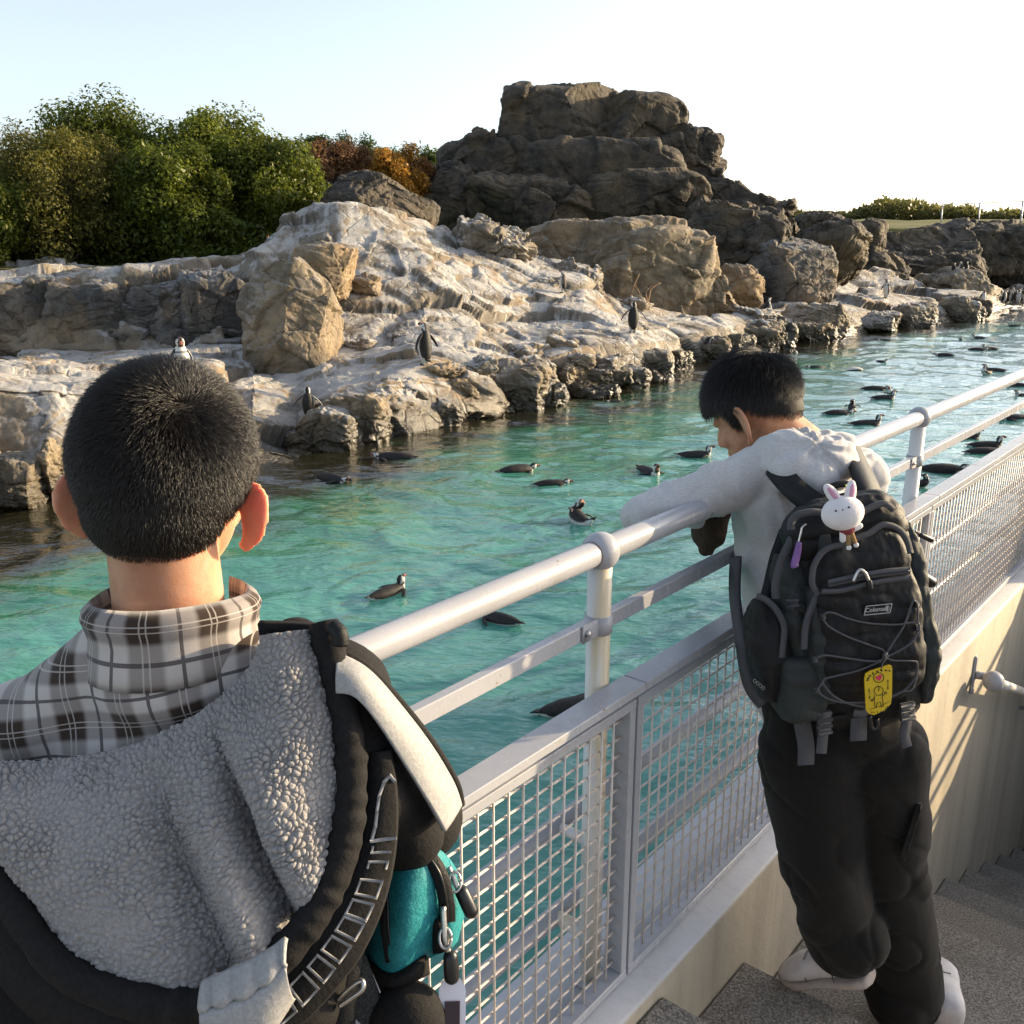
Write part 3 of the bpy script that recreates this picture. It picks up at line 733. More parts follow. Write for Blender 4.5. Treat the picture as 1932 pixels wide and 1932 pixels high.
for i, (px, hh, lab) in enumerate([(505, 2.9, 'dark feathery conifer top poking up above the right of the evergreen row'), (560, 2.75, 'dark conifer left of the russet shrubs, smallest of the far row'), (612, 3.1, 'dark conifer directly above the first russet shrub'), (665, 3.15, 'dark conifer above the gap between the russet shrubs'), (715, 2.9, 'dark conifer just left above the orange shrub'), (770, 2.7, 'dark conifer just right above the orange shrub'), (825, 2.75, 'dark conifer touching the left flank of the rock peak')]):
    tree('conifer_tree', lab, 'tree', tz(px, 36, 2.9), hh, 1.15, 20 + i, DEEP, 4200, .16, GF, nclump=24, asp=3.)
RUS = ((.20, .10, .05), (.30, .17, .08)); ORA = ((.36, .18, .03), (.50, .28, .05))
tree('russet_shrub', 'bare stemmed russet shrub beside the evergreen row', 'shrub', tz(632, 29, 2.3), 2.95, 1.05, 31, RUS, 3600, .10, nclump=22, low=.25)
tree('russet_shrub', 'wide russet brown shrub between the evergreens and the orange shrub', 'shrub', tz(690, 29.6, 2.3), 2.9, 1.0, 32, RUS, 3400, .10, nclump=22, low=.2)
tree('orange_shrub', 'bright orange autumn shrub left of the rock peak', 'shrub', tz(745, 29, 2.3), 3.0, .95, 33, ORA, 5500, .11, nclump=26, low=.15)
tree('orange_shrub', 'small dull orange shrub against the foot of the rock peak', 'shrub', tz(800, 30, 2.3), 2.6, .65, 34, ((.20, .09, .03), (.30, .15, .04)), 2600, .10, nclump=14)
def undergrowth():
    r_ = np.random.default_rng(77); n = 15000
    P = np.stack([r_.uniform(-15, -5.0, n), r_.uniform(19.5, 26, n), np.full(n, 1.75)], 1); P[:, 2] += r_.random(n) ** 2 * .9
    V, F, c = leaves(P, np.zeros((n, 3)), .16, r_, DEEP)
    tag(part('undergrowth', V, F, M['leaf'], None, smooth=False, col=c), kind='stuff')
undergrowth()
def far_hedge():
    r_ = np.random.default_rng(78); n = 24000
    px = r_.uniform(1465, 2300, n); Y = r_.uniform(70, 78, n)
    top = np.interp(px, [1465, 1500, 1560, 1600, 1640, 1670, 1700, 1750, 1800, 1830, 1860, 1900, 1950, 2300], [404, 403, 408, 405, 388, 376, 379, 386, 396, 392, 406, 402, 398, 390])
    t = r_.random(n) ** .8; lump = 8 * np.array(vnoise(np.stack([px / 16, Y * 0, Y * 0], 1), 3))
    py = 424 + (top + lump * .55 - 424) * t
    P = np.array([aty(a, b, c) for a, b, c in zip(px, py, Y)])
    V, F, c = leaves(P, np.zeros((n, 3)), .42, r_, ((.08, .085, .025), (.19, .18, .06)))
    tag(part('far_hedge', V, F, M['leaf'], None, smooth=False, col=c), kind='stuff')
far_hedge()
t = thing('far_fence', colz(1850, 52, 3.4), 'thin pale wire fence frame standing on the far cliff top', 'fence')
pp = [aty(x, y, Y) for x, y, Y in ((1776, 423, 50), (1847, 420, 47), (1925, 436, 44.5), (2010, 440, 42))]; tp = [aty(x, y, Y) for x, y, Y in ((1778, 386, 50), (1849, 383, 47), (1930, 380, 44.5), (2016, 376, 42))]
for a, b in zip(pp, tp): part('post', *tube([a - [0, 0, .3], b], .035, 6), M['paint'], t)
for a, b in zip(tp[:-1], tp[1:]): part('rail', *tube([a, b], .018, 5), M['paint'], t)
# dry branch on the ledge
mb = MB()
B0 = aty(1203, 583, 20.3)
def br(pts, r0): mb.add(*tube(spline([aty(x, y, Y) for x, y, Y in pts], 12), np.linspace(r0, r0 * .35, 12), 6))
br([(1206, 592, 20.3), (1192, 566, 20.3), (1194, 545, 20.25), (1206, 517, 20.3)], .028); br([(1206, 592, 20.3), (1211, 566, 20.3), (1206, 552, 20.3), (1200, 540, 20.2)], .022)
br([(1206, 590, 20.3), (1222, 568, 20.4), (1229, 545, 20.4), (1246, 534, 20.5)], .026); br([(1222, 568, 20.4), (1219, 552, 20.3), (1231, 537, 20.3)], .014); br([(1194, 545, 20.25), (1202, 535, 20.2)], .012)
M['drywood'] = plain('dry_wood', (.36, .24, .13), .8, .3, (.22, .14, .08), 8.)
V, F = mb.arr(); single('dry_branch', V, F, M['drywood'], 'bare forked dry branch stuck in the rocks above the shore', 'branch', base=B0)
# ---------------- pool wall, stairs, plaza ----------------
CT = .660                                    # top of the wall
NW, NF = .842, 1.098                         # near and far faces
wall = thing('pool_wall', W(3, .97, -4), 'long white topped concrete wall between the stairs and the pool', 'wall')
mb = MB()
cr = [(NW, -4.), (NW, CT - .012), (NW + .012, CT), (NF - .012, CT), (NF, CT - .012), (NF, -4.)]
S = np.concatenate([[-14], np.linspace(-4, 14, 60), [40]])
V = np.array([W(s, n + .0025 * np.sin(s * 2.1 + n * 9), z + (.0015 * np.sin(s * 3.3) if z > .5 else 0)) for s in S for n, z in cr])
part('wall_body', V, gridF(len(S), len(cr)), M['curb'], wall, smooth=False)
stairs = thing('stairs', W(1.5, 0, -4), None, None); tag(stairs, kind='structure')
NE = -2.3
for k in range(0, 15):
    s0, s1 = 1.515 + .417 * (k - 1), 1.515 + .417 * k
    if k == 0: s0 = -.6
    z = .627 - .19 * k
    c = W((s0 + s1) / 2, (NW + NE) / 2, z - .35)
    part('step', *bbox(c, RV * ((s1 - s0) / 2 - .0015), NV * ((NW - NE) / 2 - .002), ZV * .35, .008), M['step'], stairs, smooth=False)
pl = MB()
pl.add(*box(W(-15.6, (NW - 30) / 2, .20), RV * 14.995, NV * ((NW + 30) / 2 - .002), ZV * .4265))
pl.add(*box(W(6.7, (NE - .3 - 30) / 2, .20), RV * 7.28, NV * ((30 + NE - .3) / 2), ZV * .4265))
pl.build('plaza', M['step'], None); tag(bpy.data.objects['plaza'], kind='structure')
far_s = 7.4
o = thing('stairwell_wall', W(5, NE, -4), 'concrete side wall on the far side of the stairs', 'wall')
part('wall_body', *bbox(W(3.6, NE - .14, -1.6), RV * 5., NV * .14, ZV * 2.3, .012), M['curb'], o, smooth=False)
SE = 6.6
o = thing('stairwell_shadow_wall', W(SE, -.7, -4), 'unseen concrete wall with pipe rails at the stair foot, top shaped to cast shadow', 'wall')
TOP = [(NW - .02, 2.3), (-.10, 1.28), (-.398, 1.015), (-.954, .645), (-1.25, .60), (-1.32, .60), (-1.32, 2.6), (NE, 2.6)]  # out of view; notch, slope and tall end shaped to shadow the pool wall
V, F = [], []
for ds in (0, .2):
    V += [W(SE + ds, q, z) for q, z in TOP] + [W(SE + ds, NE, -4), W(SE + ds, NW - .02, -4)]
nT = len(TOP) + 2
F = [tuple(range(nT)), tuple(range(2 * nT - 1, nT - 1, -1))] + [(i, nT + i, nT + (i + 1) % nT, (i + 1) % nT) for i in range(nT)]
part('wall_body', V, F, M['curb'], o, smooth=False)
for zz in (.80, .964, 1.09):
    part('rail', *tube([W(SE + .1, -.25, zz), W(SE + .1, -1.4, zz)], .024, 10), M['paint'], o)

# ---------------- railing ----------------
N0, ZT = .965, 1.64
RAILN = thing('railing', W(1.415, N0, CT), 'white tube railing with wire mesh panels along the pool wall', 'railing')
SA, SB = -2.317 - .6, 12.612
part('top_rail', *tube([W(s, N0, ZT) for s in np.linspace(SA, SB, 30)], .0243, 24), M['paint'], RAILN)
postS = [1.415 + 1.866 * k for k in range(-2, 7)]
def zat(x, y, n): p = onplane(x, y, W(0, n, 0), NV); return p[2]
ZM = zat(1105, 1187, N0); ZC = 1.372
for s in postS:
    p = part('post', *tube([W(s, N0, CT - .01), W(s, N0, ZT - .01)], .0237, 20), M['post'], RAILN)
    part('ball_joint', *ball(W(s, N0, ZT), .0375, 24, 16), M['paint'], p)
    for e_ in (-1, 1): part('weld_seam', *tube([W(s + e_ * .0285, N0, ZT) + NV * .0246 * cos(a_) + ZV * .0246 * sin(a_) for a_ in np.linspace(0, 2 * pi, 25)], .0010, 6, caps=False), M['rust'], p)
    mb = MB(); mb.add(*tube([W(s, N0, ZM - .018), W(s, N0, ZM + .018)], .0272, 22))
    mb.add(*bbox(W(s - .045, N0 - .0130, ZM), RV * .028, NV * .002, ZV * .018, .001))
    cl = mb.build('clamp', M['paint'], p)
    bt = part('bolt', *ball(W(s - .058, N0 - .016, ZM), .0065, 10, 6), M['steel'], p)
    part('base_flange', *tube([W(s, N0, CT + .001), W(s, N0, CT + .012)], .036, 22), M['paint'], p)
for a, b in zip([SA] + postS, postS + [SB]):
    part('mid_rail', *bbox(W((a + b) / 2, N0, ZM), RV * ((b - a) / 2 - .026), NV * .0105, ZV * .016, .002), M['paint'], RAILN, smooth=False)
pm = onplane(1307, 1364, W(0, 1.062, 0), NV); ZP1 = pm[2]; ZP2 = onplane(1313, 1497, W(0, 1.062, 0), NV)[2]
part('mid_pipe', *tube([W(s, 1.062, ZP1) for s in (SA, SB)], .019, 16), M['paint'], RAILN)
part('low_pipe', *tube([W(s, 1.062, ZP2) for s in (SA, SB)], .021, 16), M['paint'], RAILN)
for s in postS:
    for z, r_ in ((ZP1, .012), (ZP2, .017)):
        part('stub', *tube([W(s, N0 + .015, z), W(s, 1.062, z)], r_, 12), M['post'], RAILN)
bnd = [1.470 + 1.866 * k for k in range(-3, 7)]
for a, b in zip(bnd[:-1], bnd[1:]):
    part('cap_rail', *bbox(W((a + b) / 2, .912, ZC - .009), RV * ((b - a) / 2 - .0012), NV * .027, ZV * .009, .0015), M['paint'], RAILN, smooth=False)
    s0, s1 = a + .004, b - .004; z0, z1 = CT + .006, ZC - .040; n0, n1 = .903, .941; w = .020
    mb = MB(); nc = (n0 + n1) / 2; nh = (n1 - n0) / 2
    mb.add(*bbox(W((s0 + s1) / 2, nc, z1 - w / 2), RV * ((s1 - s0) / 2), NV * nh, ZV * (w / 2), .0015))
    mb.add(*bbox(W((s0 + s1) / 2, nc, z0 + w / 2), RV * ((s1 - s0) / 2), NV * nh, ZV * (w / 2), .0015))
    for q in (s0 + w / 2, s1 - w / 2):
        mb.add(*bbox(W(q, nc, (z0 + z1) / 2), RV * (w / 2), NV * (nh - .0006), ZV * ((z1 - z0) / 2 - w - .0002), .0015))
    for q in (.2, .8):                                  # lugs that hang the panel under the cap
        mb.add(*box(W(a + (b - a) * q, nc, (z1 + ZC - .018) / 2), RV * .012, NV * .003, ZV * ((ZC - .018 - z1) / 2)))
    fr = mb.build('mesh_panel', M['paint'], RAILN, smooth=False)
    mb = MB()
    for q in np.arange(s0 + w + .022, s1 - w - .01, .0400):
        mb.add(*tube([W(q, nc - .0026, z0 + w), W(q, nc - .0026, z1 - w)], .0026, 6))
    for q in np.arange(z0 + w + .024, z1 - w - .01, .0385):
        mb.add(*tube([W(s0 + w, nc + .0026, q), W(s1 - w, nc + .0026, q)], .0026, 6))
    tag(mb.build('wire_mesh', M['wire'], fr), kind='stuff')
# ---------------- wall handrail on the stair side ----------------
hb = onplane(1835, 1272, W(0, NW, 0), NV); sb, zb = hb[:2] @ RV[:2], hb[2]
NB = NW - .085
be = onplane(1874, 1285, W(0, NB, 0), NV); s_b, z_b = be[:2] @ RV[:2], be[2]
hr = thing('handrail', W(sb, NW, zb), 'white pipe handrail on wall brackets going down beside the stairs', 'handrail')
sl_ = -.19 / .417; dr = norm(RV + ZV * sl_)
part('pipe', *tube([W(s_b, NB, z_b) + dr * q for q in np.linspace(0, 5.2, 12)], .0215, 16), M['post'], hr)
part('end_ball', *ball(W(s_b, NB, z_b), .042, 22, 14), M['paint'], hr)
mb = MB()
mb.add(*bbox(W(sb, NW - .006, zb), RV * .012, NV * .006, ZV * .085, .002))
mb.add(*tube(spline([W(sb, NW - .01, zb - .0), W(sb + .03, NB + .02, zb - .005), W(s_b - .02, NB, z_b + .006)], 8), .017, 12))
mb.build('bracket', M['paint'], hr)
for q in (1.3, 2.9):
    c = W(s_b, NB, z_b) + dr * q; mb = MB(); mb.add(*tube([c - ZV * .02, c - ZV * .07, c - ZV * .08 + NV * .085], .010, 10)); mb.build('bracket', M['paint'], hr)
# ---------------- penguins ----------------
def peng_mat():
    t = NT('penguin_feathers'); c = t.att('tint').outputs['Color']
    n = t.noise(60., 4, .7, vec=t.obj())
    t.base(t.mix(t.math('MULTIPLY', t.ramp(n, .35, .7), .35), c, (.055, .045, .036)), .6, .3); t.bump(n, .3, .004); return t.m
M['penguin'] = peng_mat()
BLK = np.array((.014, .013, .013)); WHT = np.array((.66, .64, .60)); PNK = np.array((.42, .16, .13)); BIL = np.array((.05, .045, .04))
def penguin_mesh(pose, seed=0):
    r_ = np.random.default_rng(seed)
    # spine: positions along the body from tail to crown; x forward, z up
    if pose in ('stand', 'bow', 'turn'):
        sp = [(-.055, 0, .055), (-.025, 0, .07), (-.005, 0, .14), (.005, 0, .23), (.005, 0, .32), (0, 0, .39), (.005, 0, .435), (.012, 0, .475), (.022, 0, .51), (.025, 0, .525)]
        if pose == 'bow': sp = [(-.055, 0, .055), (-.025, 0, .07), (-.005, 0, .14), (.02, 0, .23), (.055, 0, .31), (.10, 0, .365), (.14, 0, .385), (.175, 0, .385), (.205, 0, .365), (.212, 0, .355)]
    elif pose == 'swim':
        sp = [(-.30, 0, .030), (-.24, 0, .018), (-.14, 0, .005), (-.02, 0, .002), (.09, 0, .008), (.155, 0, .035), (.175, 0, .075), (.18, 0, .115), (.195, 0, .150), (.20, 0, .162)]
    elif pose == 'flat':
        sp = [(-.31, 0, .020), (-.25, 0, .016), (-.14, 0, .010), (-.02, 0, .006), (.09, 0, .006), (.17, 0, .014), (.205, 0, .030), (.235, 0, .045), (.265, 0, .050), (.275, 0, .048)]
    else:  # preen: sits high in the water with its neck folded
        sp = [(-.22, 0, .085), (-.17, 0, .04), (-.10, 0, .02), (0, 0, .03), (.07, 0, .06), (.10, 0, .11), (.09, 0, .16), (.07, 0, .195), (.055, 0, .222), (.05, 0, .232)]
    n = 34
    S = spline(sp, n)
    R = np.interp(np.linspace(0, 9, n), range(10), [.008, .045, .080, .092, .086, .064, .045, .047, .036, .006])
    seg = 22; a = np.linspace(0, 2 * pi, seg, endpoint=False)
    T = np.gradient(S, axis=0); T /= np.linalg.norm(T, axis=1)[:, None]
    side = np.array([0, 1., 0])
    V = []; C = []
    for i in range(n):
        f = np.cross(side, T[i])                       # belly direction
        if pose in ('stand', 'bow', 'turn'): f = np.cross(T[i], side) * -1
        u = i / (n - 1)
        V.append(S[i] + R[i] * (np.cos(a)[:, None] * f * (.92 if u < .7 else 1) + np.sin(a)[:, None] * side))
        ca = np.cos(a); sa = np.abs(np.sin(a))
        col = np.tile(BLK, (seg, 1))
        if u < .60:
            col[ca > .10] = WHT
            if u > .10: col[(ca > .12) & (ca < .30)] = BLK * 1.3           # flank line
            if .50 < u < .545: col[:] = np.where((ca > -.2)[:, None], BLK, col)
        elif u < .66: col[ca > .0] = WHT
        if .66 < u < .93:                             # pale loop round the face
            k = (u - .66) / .27
            ring = np.abs(sa - (.95 - .5 * abs(k - .5))) < .16
            col[ring & (np.abs(ca) < .75)] = WHT
        if .70 < u < .90: col[ca > .86] = PNK * .9
        C.append(col)
    V = np.concatenate(V); C = np.concatenate(C)
    F = [tuple(q) for q in gridF(n, seg, True)] + [tuple(range(seg))[::-1], tuple((n - 1) * seg + j for j in range(seg))]
    mb = MB(); mb.add(V, F); cols = [C]
    fwd = np.array([1., 0, 0]) if pose != 'bow' else norm([.8, 0, -.5])
    h = S[-6] * .4 + S[-4] * .6
    if pose == 'preen': fwd = norm([-.5, .75, -.35])
    bill = spline([h + fwd * .02, h + fwd * .06, h + fwd * .085 + [0, 0, -.006]], 7)
    v, f = tube(bill, np.array([.020, .019, .016, .013, .011, .008, .003]), 8, flat=1.25); mb.add(v, f)
    cc = np.tile(BIL, (len(v), 1)); cc[:16] = PNK; cols.append(cc)
    for s in (-1, 1):                                  # flippers
        if pose in ('stand', 'turn', 'bow'):
            o = S[19]; spread = {'stand': .035, 'turn': .13, 'bow': .06}[pose]
            pts = [o + [0, s * .062, .0], o + [-.005, s * (.085 + spread * .5), -.07], o + [-.02, s * (.085 + spread), -.15], o + [-.03, s * (.080 + spread * 1.15), -.19]]
        elif pose == 'preen': o = S[16]; pts = [o + [0, s * .07, .01], o + [-.05, s * .12, .03], o + [-.10, s * .15, .02], o + [-.14, s * .16, .0]]
        else: o = S[17]; pts = [o + [0, s * .07, .01], o + [-.03, s * .12, .012], o + [-.08, s * .18, -.005], o + [-.12, s * .20, -.02]]
        v, f = tube(spline(pts, 9), np.array([.018, .026, .028, .027, .025, .022, .018, .013, .004]), 10, flat=.3, up=(0, s * 1., .05) if pose in ('stand', 'turn', 'bow') else (0, 0, 1.)); mb.add(v, f)
        q = np.tile(BLK * 1.2, (len(v), 1))
        if pose in ('stand', 'turn', 'bow'): q[:, :] = np.where((np.arange(len(v)) % 10 < 2)[:, None], WHT * .8, q)
        cols.append(q)
        if pose in ('stand', 'turn', 'bow'):
            v, f = ball([.035, s * .038, .014], (.048, .024, .016), 12, 8); mb.add(v, f); cols.append(np.tile(BLK * 1.5, (len(v), 1)))
            v, f = capsule([0, s * .036, .03], [0, s * .036, .09], .02, .035, 8); mb.add(v, f); cols.append(np.tile(WHT * .7, (len(v), 1)))
    v, f = tube([S[1] + [0, 0, .01], S[0] + norm(S[0] - S[2]) * .05], [.03, .006], 8, flat=.35); mb.add(v, f); cols.append(np.tile(BLK, (len(v), 1)))
    return mdata('penguin', mb.v(), mb.F, M['penguin'], col=np.concatenate(cols))
PM = {p: penguin_mesh(p) for p in ('stand', 'turn', 'bow', 'swim', 'flat', 'preen')}
GS, GW, GC = 'penguins standing on the rocks', 'penguins swimming in the pool', 'penguins crowded on the far landing'
def penguin(pose, loc, heading, label, group, scale=1.0, roll=0., pitch=0.):
    o = bpy.data.objects.new('penguin', PM[pose]); COL.objects.link(o)
    o.location = [float(v) for v in loc]; o.rotation_euler = (radians(roll), radians(pitch), radians(heading)); o.scale = (scale,) * 3
    return tag(o, label, 'penguin', group)
def on_rock(px, py, Y0, Y1):                            # where the photo ray meets the rock surface
    r = ray(px, py); best = None
    for Y in np.arange(Y0, Y1, .06):
        p = _C + r * (Y / r[1]); g = ground_z(p[0], p[1])
        if p[2] <= g + .02: best = np.array([p[0], p[1], min(max(g, p[2]), p[2] + .15)]); break
    if best is None: best = aty(px, py, (Y0 + Y1) / 2)
    return best
# heading: 0 = faces right in the photo, 90 = away, 180 = left, 270 = towards the camera
for pose, px, py, Y0, Y1, hd, hpx, lab in [
    ('stand', 347, 735, 10.1, 10.7, 300, 0, 'penguin peeking over the crew cut hair of the first boy, pale face stripe'),
    ('turn', 583, 794, 10.4, 12.2, 100, 62, 'hunched penguin with its back turned on the pale ledge nearest the water'),
    ('turn', 803, 690, 11.8, 13.6, 150, 78, 'largest standing penguin, flipper held out to the left on the shore ledge'),
    ('stand', 1062, 553, 17.0, 20.5, 170, 40, 'penguin standing upright high on the pale hill against a knobbly crag'),
    ('turn', 1194, 628, 15.6, 18.5, 105, 56, 'penguin with open flippers standing just below the dry branch'),
    ('stand', 1447, 602, 20.4, 23.5, 20, 38, 'penguin leaning right at the lower end of the slanted slab'),
    ('stand', 1497, 562, 22.0, 26.0, 270, 30, 'white fronted penguin standing behind the top edge of the slanted slab'),
    ('turn', 1671, 563, 25.8, 31.0, 200, 34, 'penguin with spread flippers on the spit in front of the dark ridge'),
    ('stand', 1676, 614, 24.6, 27.0, 30, 33, 'penguin on a tiny rock at the water left of the low flat rock'),
    ('stand', 1853, 577, 29.6, 32.5, 275, 28, 'white bellied penguin standing at the tip of the far spit'),
    ('stand', 1798, 517, 33.4, 35.0, 30, 19, 'leftmost of the three tiny penguins on top of the layered mound'),
    ('turn', 1811, 515, 33.4, 35.0, 150, 20, 'middle of the three tiny penguins on top of the layered mound'),
    ('turn', 1822, 515, 33.4, 35.0, 20, 20, 'rightmost of the three tiny penguins on top of the layered mound'),
    ('bow', 1838, 531, 33.4, 35.5, 0, 15, 'tiny bowing penguin on the right slope of the layered mound, upper one'),
    ('bow', 1846, 538, 33.0, 35.5, 10, 14, 'tiny bowing penguin on the right slope of the layered mound, lower one'),
    ('bow', 1332, 662, 18.2, 19.2, 10, 30, 'dark penguin bent forward in the wet hollow behind the leaning boy')]:
    p = on_rock(px, py, Y0, Y1)
    if px < 400: p = aty(px, 728, 10.3)
    sc = hpx * p[1] * 1.03 / 1786 / .53 if hpx else 1.
    if px in (1798, 1811, 1822): p = aty(px, py, 33.8)
    penguin(pose, p, hd, lab, GS, float(np.clip(sc, .6, 1.35)))
r_ = np.random.default_rng(12)
for i, (px, py) in enumerate([(1873, 571), (1878, 577), (1883, 568), (1887, 574), (1892, 579), (1896, 569), (1901, 575), (1906, 580), (1909, 570), (1914, 575), (1919, 580), (1923, 570), (1927, 576), (1932, 581), (1937, 572), (1944, 578), (1952, 574)]):
    p = aty(px, py, 36.5 - (py - 572) * .15); p[2] = max(p[2], .1)
    penguin(('stand', 'turn')[i % 2], p, r_.uniform(0, 360), 'tiny penguin in the dark crowd on the far right landing', GC, r_.uniform(.8, 1.))
for pose, px, py, hd, sc, roll, lab in [
    ('flat', 628, 905, -35, 1., 0, 'brown backed penguin diving nose down just right of the first boy’s head'),
    ('flat', 742, 864, 176, 1.05, 0, 'long dark penguin floating level in front of the pale shore'),
    ('flat', 978, 887, 25, .95, 12, 'wet glinting penguin with its head under water in the middle of the pool'),
    ('flat', 1042, 914, 10, .8, 0, 'thin half sunken penguin right below the glinting one'),
    ('preen', 1090, 984, 120, 1.05, 25, 'preening penguin sitting high with a white flank above the railing ball'),
    ('swim', 734, 1118, 48, .78, 0, 'grey penguin with its head raised right, nearest the first boy’s shoulder'),
    ('flat', 940, 1168, 150, .7, 0, 'dark sliver of a sunken penguin just above the railing'),
    ('flat', 1100, 1336, 16, 1.0, 0, 'black penguin back passing behind the near railing post'),
    ('swim', 1224, 893, 290, 1.05, 0, 'upright penguin facing the camera just above the leaning boy’s elbow'),
    ('swim', 1314, 860, 0, .95, 0, 'penguin with its head up right above the leaning boy’s upper arm'),
    ('flat', 1160, 759, 190, .6, 0, 'small dark penguin by the wet rocks left of the leaning boy'),
    ('flat', 1538, 694, 190, .8, 0, 'small penguin just right of the top of the leaning boy’s hair'),
    ('flat', 1614, 697, 10, .8, 180, 'pale brown penguin rolled belly up in the open water'),
    ('swim', 1664, 683, 300, .6, 0, 'tiny dark penguin head in the open water'),
    ('flat', 1652, 735, 0, 1.0, 0, 'long black penguin floating beside a pale upright one'),
    ('preen', 1681, 744, 250, .75, 20, 'pale upright penguin touching the tail group of long black ones'),
    ('swim', 1668, 752, 5, .95, 0, 'low black penguin with raised bill below the pale upright one'),
    ('flat', 1582, 781, 5, .95, 0, 'brown backed penguin of the pair above the far railing ball, left one'),
    ('preen', 1608, 773, 80, .8, 0, 'grey penguin of the pair above the far railing ball, right one'),
    ('swim', 1636, 801, 5, 1.05, 0, 'penguin with tail cocked and head up just left above the far railing ball'),
    ('preen', 1500, 668, 300, .7, 40, 'pale penguin tumbling beside the shore rocks'),
    ('flat', 1781, 671, 170, .9, 0, 'dark penguin gliding left in the middle of the far water'),
    ('flat', 1845, 661, 0, 1.0, 0, 'long flat penguin in front of a taller swimmer far out'),
    ('swim', 1867, 659, 180, .9, 0, 'taller swimmer with raised head behind the long flat penguin'),
    ('swim', 1874, 700, 170, 1.0, 0, 'white flanked penguin of the pair in front of the upper rail, back one'),
    ('preen', 1860, 705, 200, .8, 0, 'dark penguin of the pair in front of the upper rail, front one'),
    ('swim', 1918, 728, 150, .9, 0, 'penguin with its head up at the right edge just above the top rail'),
    ('swim', 1846, 638, 175, .8, 0, 'distant penguin with a raised head nearest the far landing'),
    ('preen', 1814, 641, 270, .55, 20, 'distant pale penguin left of the one nearest the far landing'),
    ('flat', 1668, 643, 175, .7, 0, 'small distant penguin below the tiny standing rock'),
    ('flat', 1915, 616, 0, .9, 0, 'thin dark penguin far out at the right edge below the landing'),
    ('flat', 1915, 791, 185, 1.05, 0, 'long black penguin at the right edge between the two upper rails'),
    ('swim', 1826, 826, 0, .85, 0, 'penguin head showing over the middle rail right of the far post'),
    ('swim', 1862, 842, 0, 1.0, 0, 'upper one of two dark penguins side by side above the cap rail'),
    ('flat', 1862, 855, 0, 1.05, 0, 'lower one of two dark penguins side by side above the cap rail'),
    ('flat', 1780, 888, -3, 1.15, 0, 'long black penguin right of the far railing post'),
    ('preen', 1738, 916, 20, .65, 0, 'round dark penguin back just right of the far railing post'),
    ('swim', 1932, 748, 180, .8, 0, 'penguin cut by the right edge between the two upper rails')]:
    p = atz(px, py, 0.); p[2] = -.004
    penguin(pose, p, hd, lab, GW, sc * .76, roll)
# ---------------- people: shared tools ----------------
def voxel(mb, size, smooth=4, fold=None):
    V, F = mb.arr()
    o = bpy.data.objects.new('tmp', mdata('tmp', V, F)); COL.objects.link(o)
    m = o.modifiers.new('r', 'REMESH'); m.mode = 'VOXEL'; m.voxel_size = size; m.adaptivity = 0
    if smooth:
        k = o.modifiers.new('s', 'SMOOTH'); k.factor = .5; k.iterations = smooth
    dg = bpy.context.evaluated_depsgraph_get(); dg.update()
    me = bpy.data.meshes.new_from_object(o.evaluated_get(dg))
    V = np.zeros(len(me.vertices) * 3); me.vertices.foreach_get('co', V); V = V.reshape(-1, 3)
    F = np.zeros(len(me.loops), dtype=np.int32); me.loops.foreach_get('vertex_index', F); F = F.reshape(-1, 4)
    old = o.data; bpy.data.objects.remove(o); bpy.data.meshes.remove(old); bpy.data.meshes.remove(me)
    if fold is not None: V = V + vnormals(V, F) * fold(V)[:, None]
    return V, F
def skin_mat():
    t = NT('skin')
    c = t.mix(t.ramp(t.noise(30., 4, .6), .35, .65), (.50, .28, .175), (.40, .195, .115))
    t.bump(t.math('ADD', t.noise(420., 3, .7), t.math('MULTIPLY', t.noise(90., 3, .6), .6)), .18, .002); t.base(c, .55, .3); t.b.subsurface_method = 'RANDOM_WALK'
    t.b.inputs['Subsurface Weight'].default_value = .9; t.b.inputs['Subsurface Radius'].default_value = (1., .28, .14); t.b.inputs['Subsurface Scale'].default_value = .014
    return t.m
M['skin'] = skin_mat()
def hair_mat():
    t = NT('black_hair'); t.base((.0085, .006, .004), .36, .50); return t.m
M['hair'] = hair_mat()
M['scalp'] = plain('dark_hair_base', (.012, .010, .008), .7, .2)
def strands(name, parent, roots, d1, d2, ln, rad, seed):
    n = len(roots); r_ = np.random.default_rng(seed)
    L = ln * r_.uniform(.75, 1.15, n)[:, None] if np.isscalar(ln) else ln[:, None] * r_.uniform(.75, 1.15, n)[:, None]
    p1 = roots + d1 * L * .4; p2 = p1 + (d1 * .5 + d2 * .5) * L * .35; p3 = p2 + d2 * L * .3
    P = np.stack([roots, p1, p2, p3], 1) - wloc(parent)
    cu = bpy.data.hair_curves.new(name); cu.add_curves([4] * n)
    cu.points.foreach_set('position', P.astype(np.float32).ravel())
    cu.points.foreach_set('radius', np.tile(np.array([rad, rad * .9, rad * .65, rad * .15], dtype=np.float32), n))
    cu.materials.append(M['hair'])
    o = bpy.data.objects.new(name, cu); COL.objects.link(o); o.parent = parent; o['kind'] = 'stuff'; return o
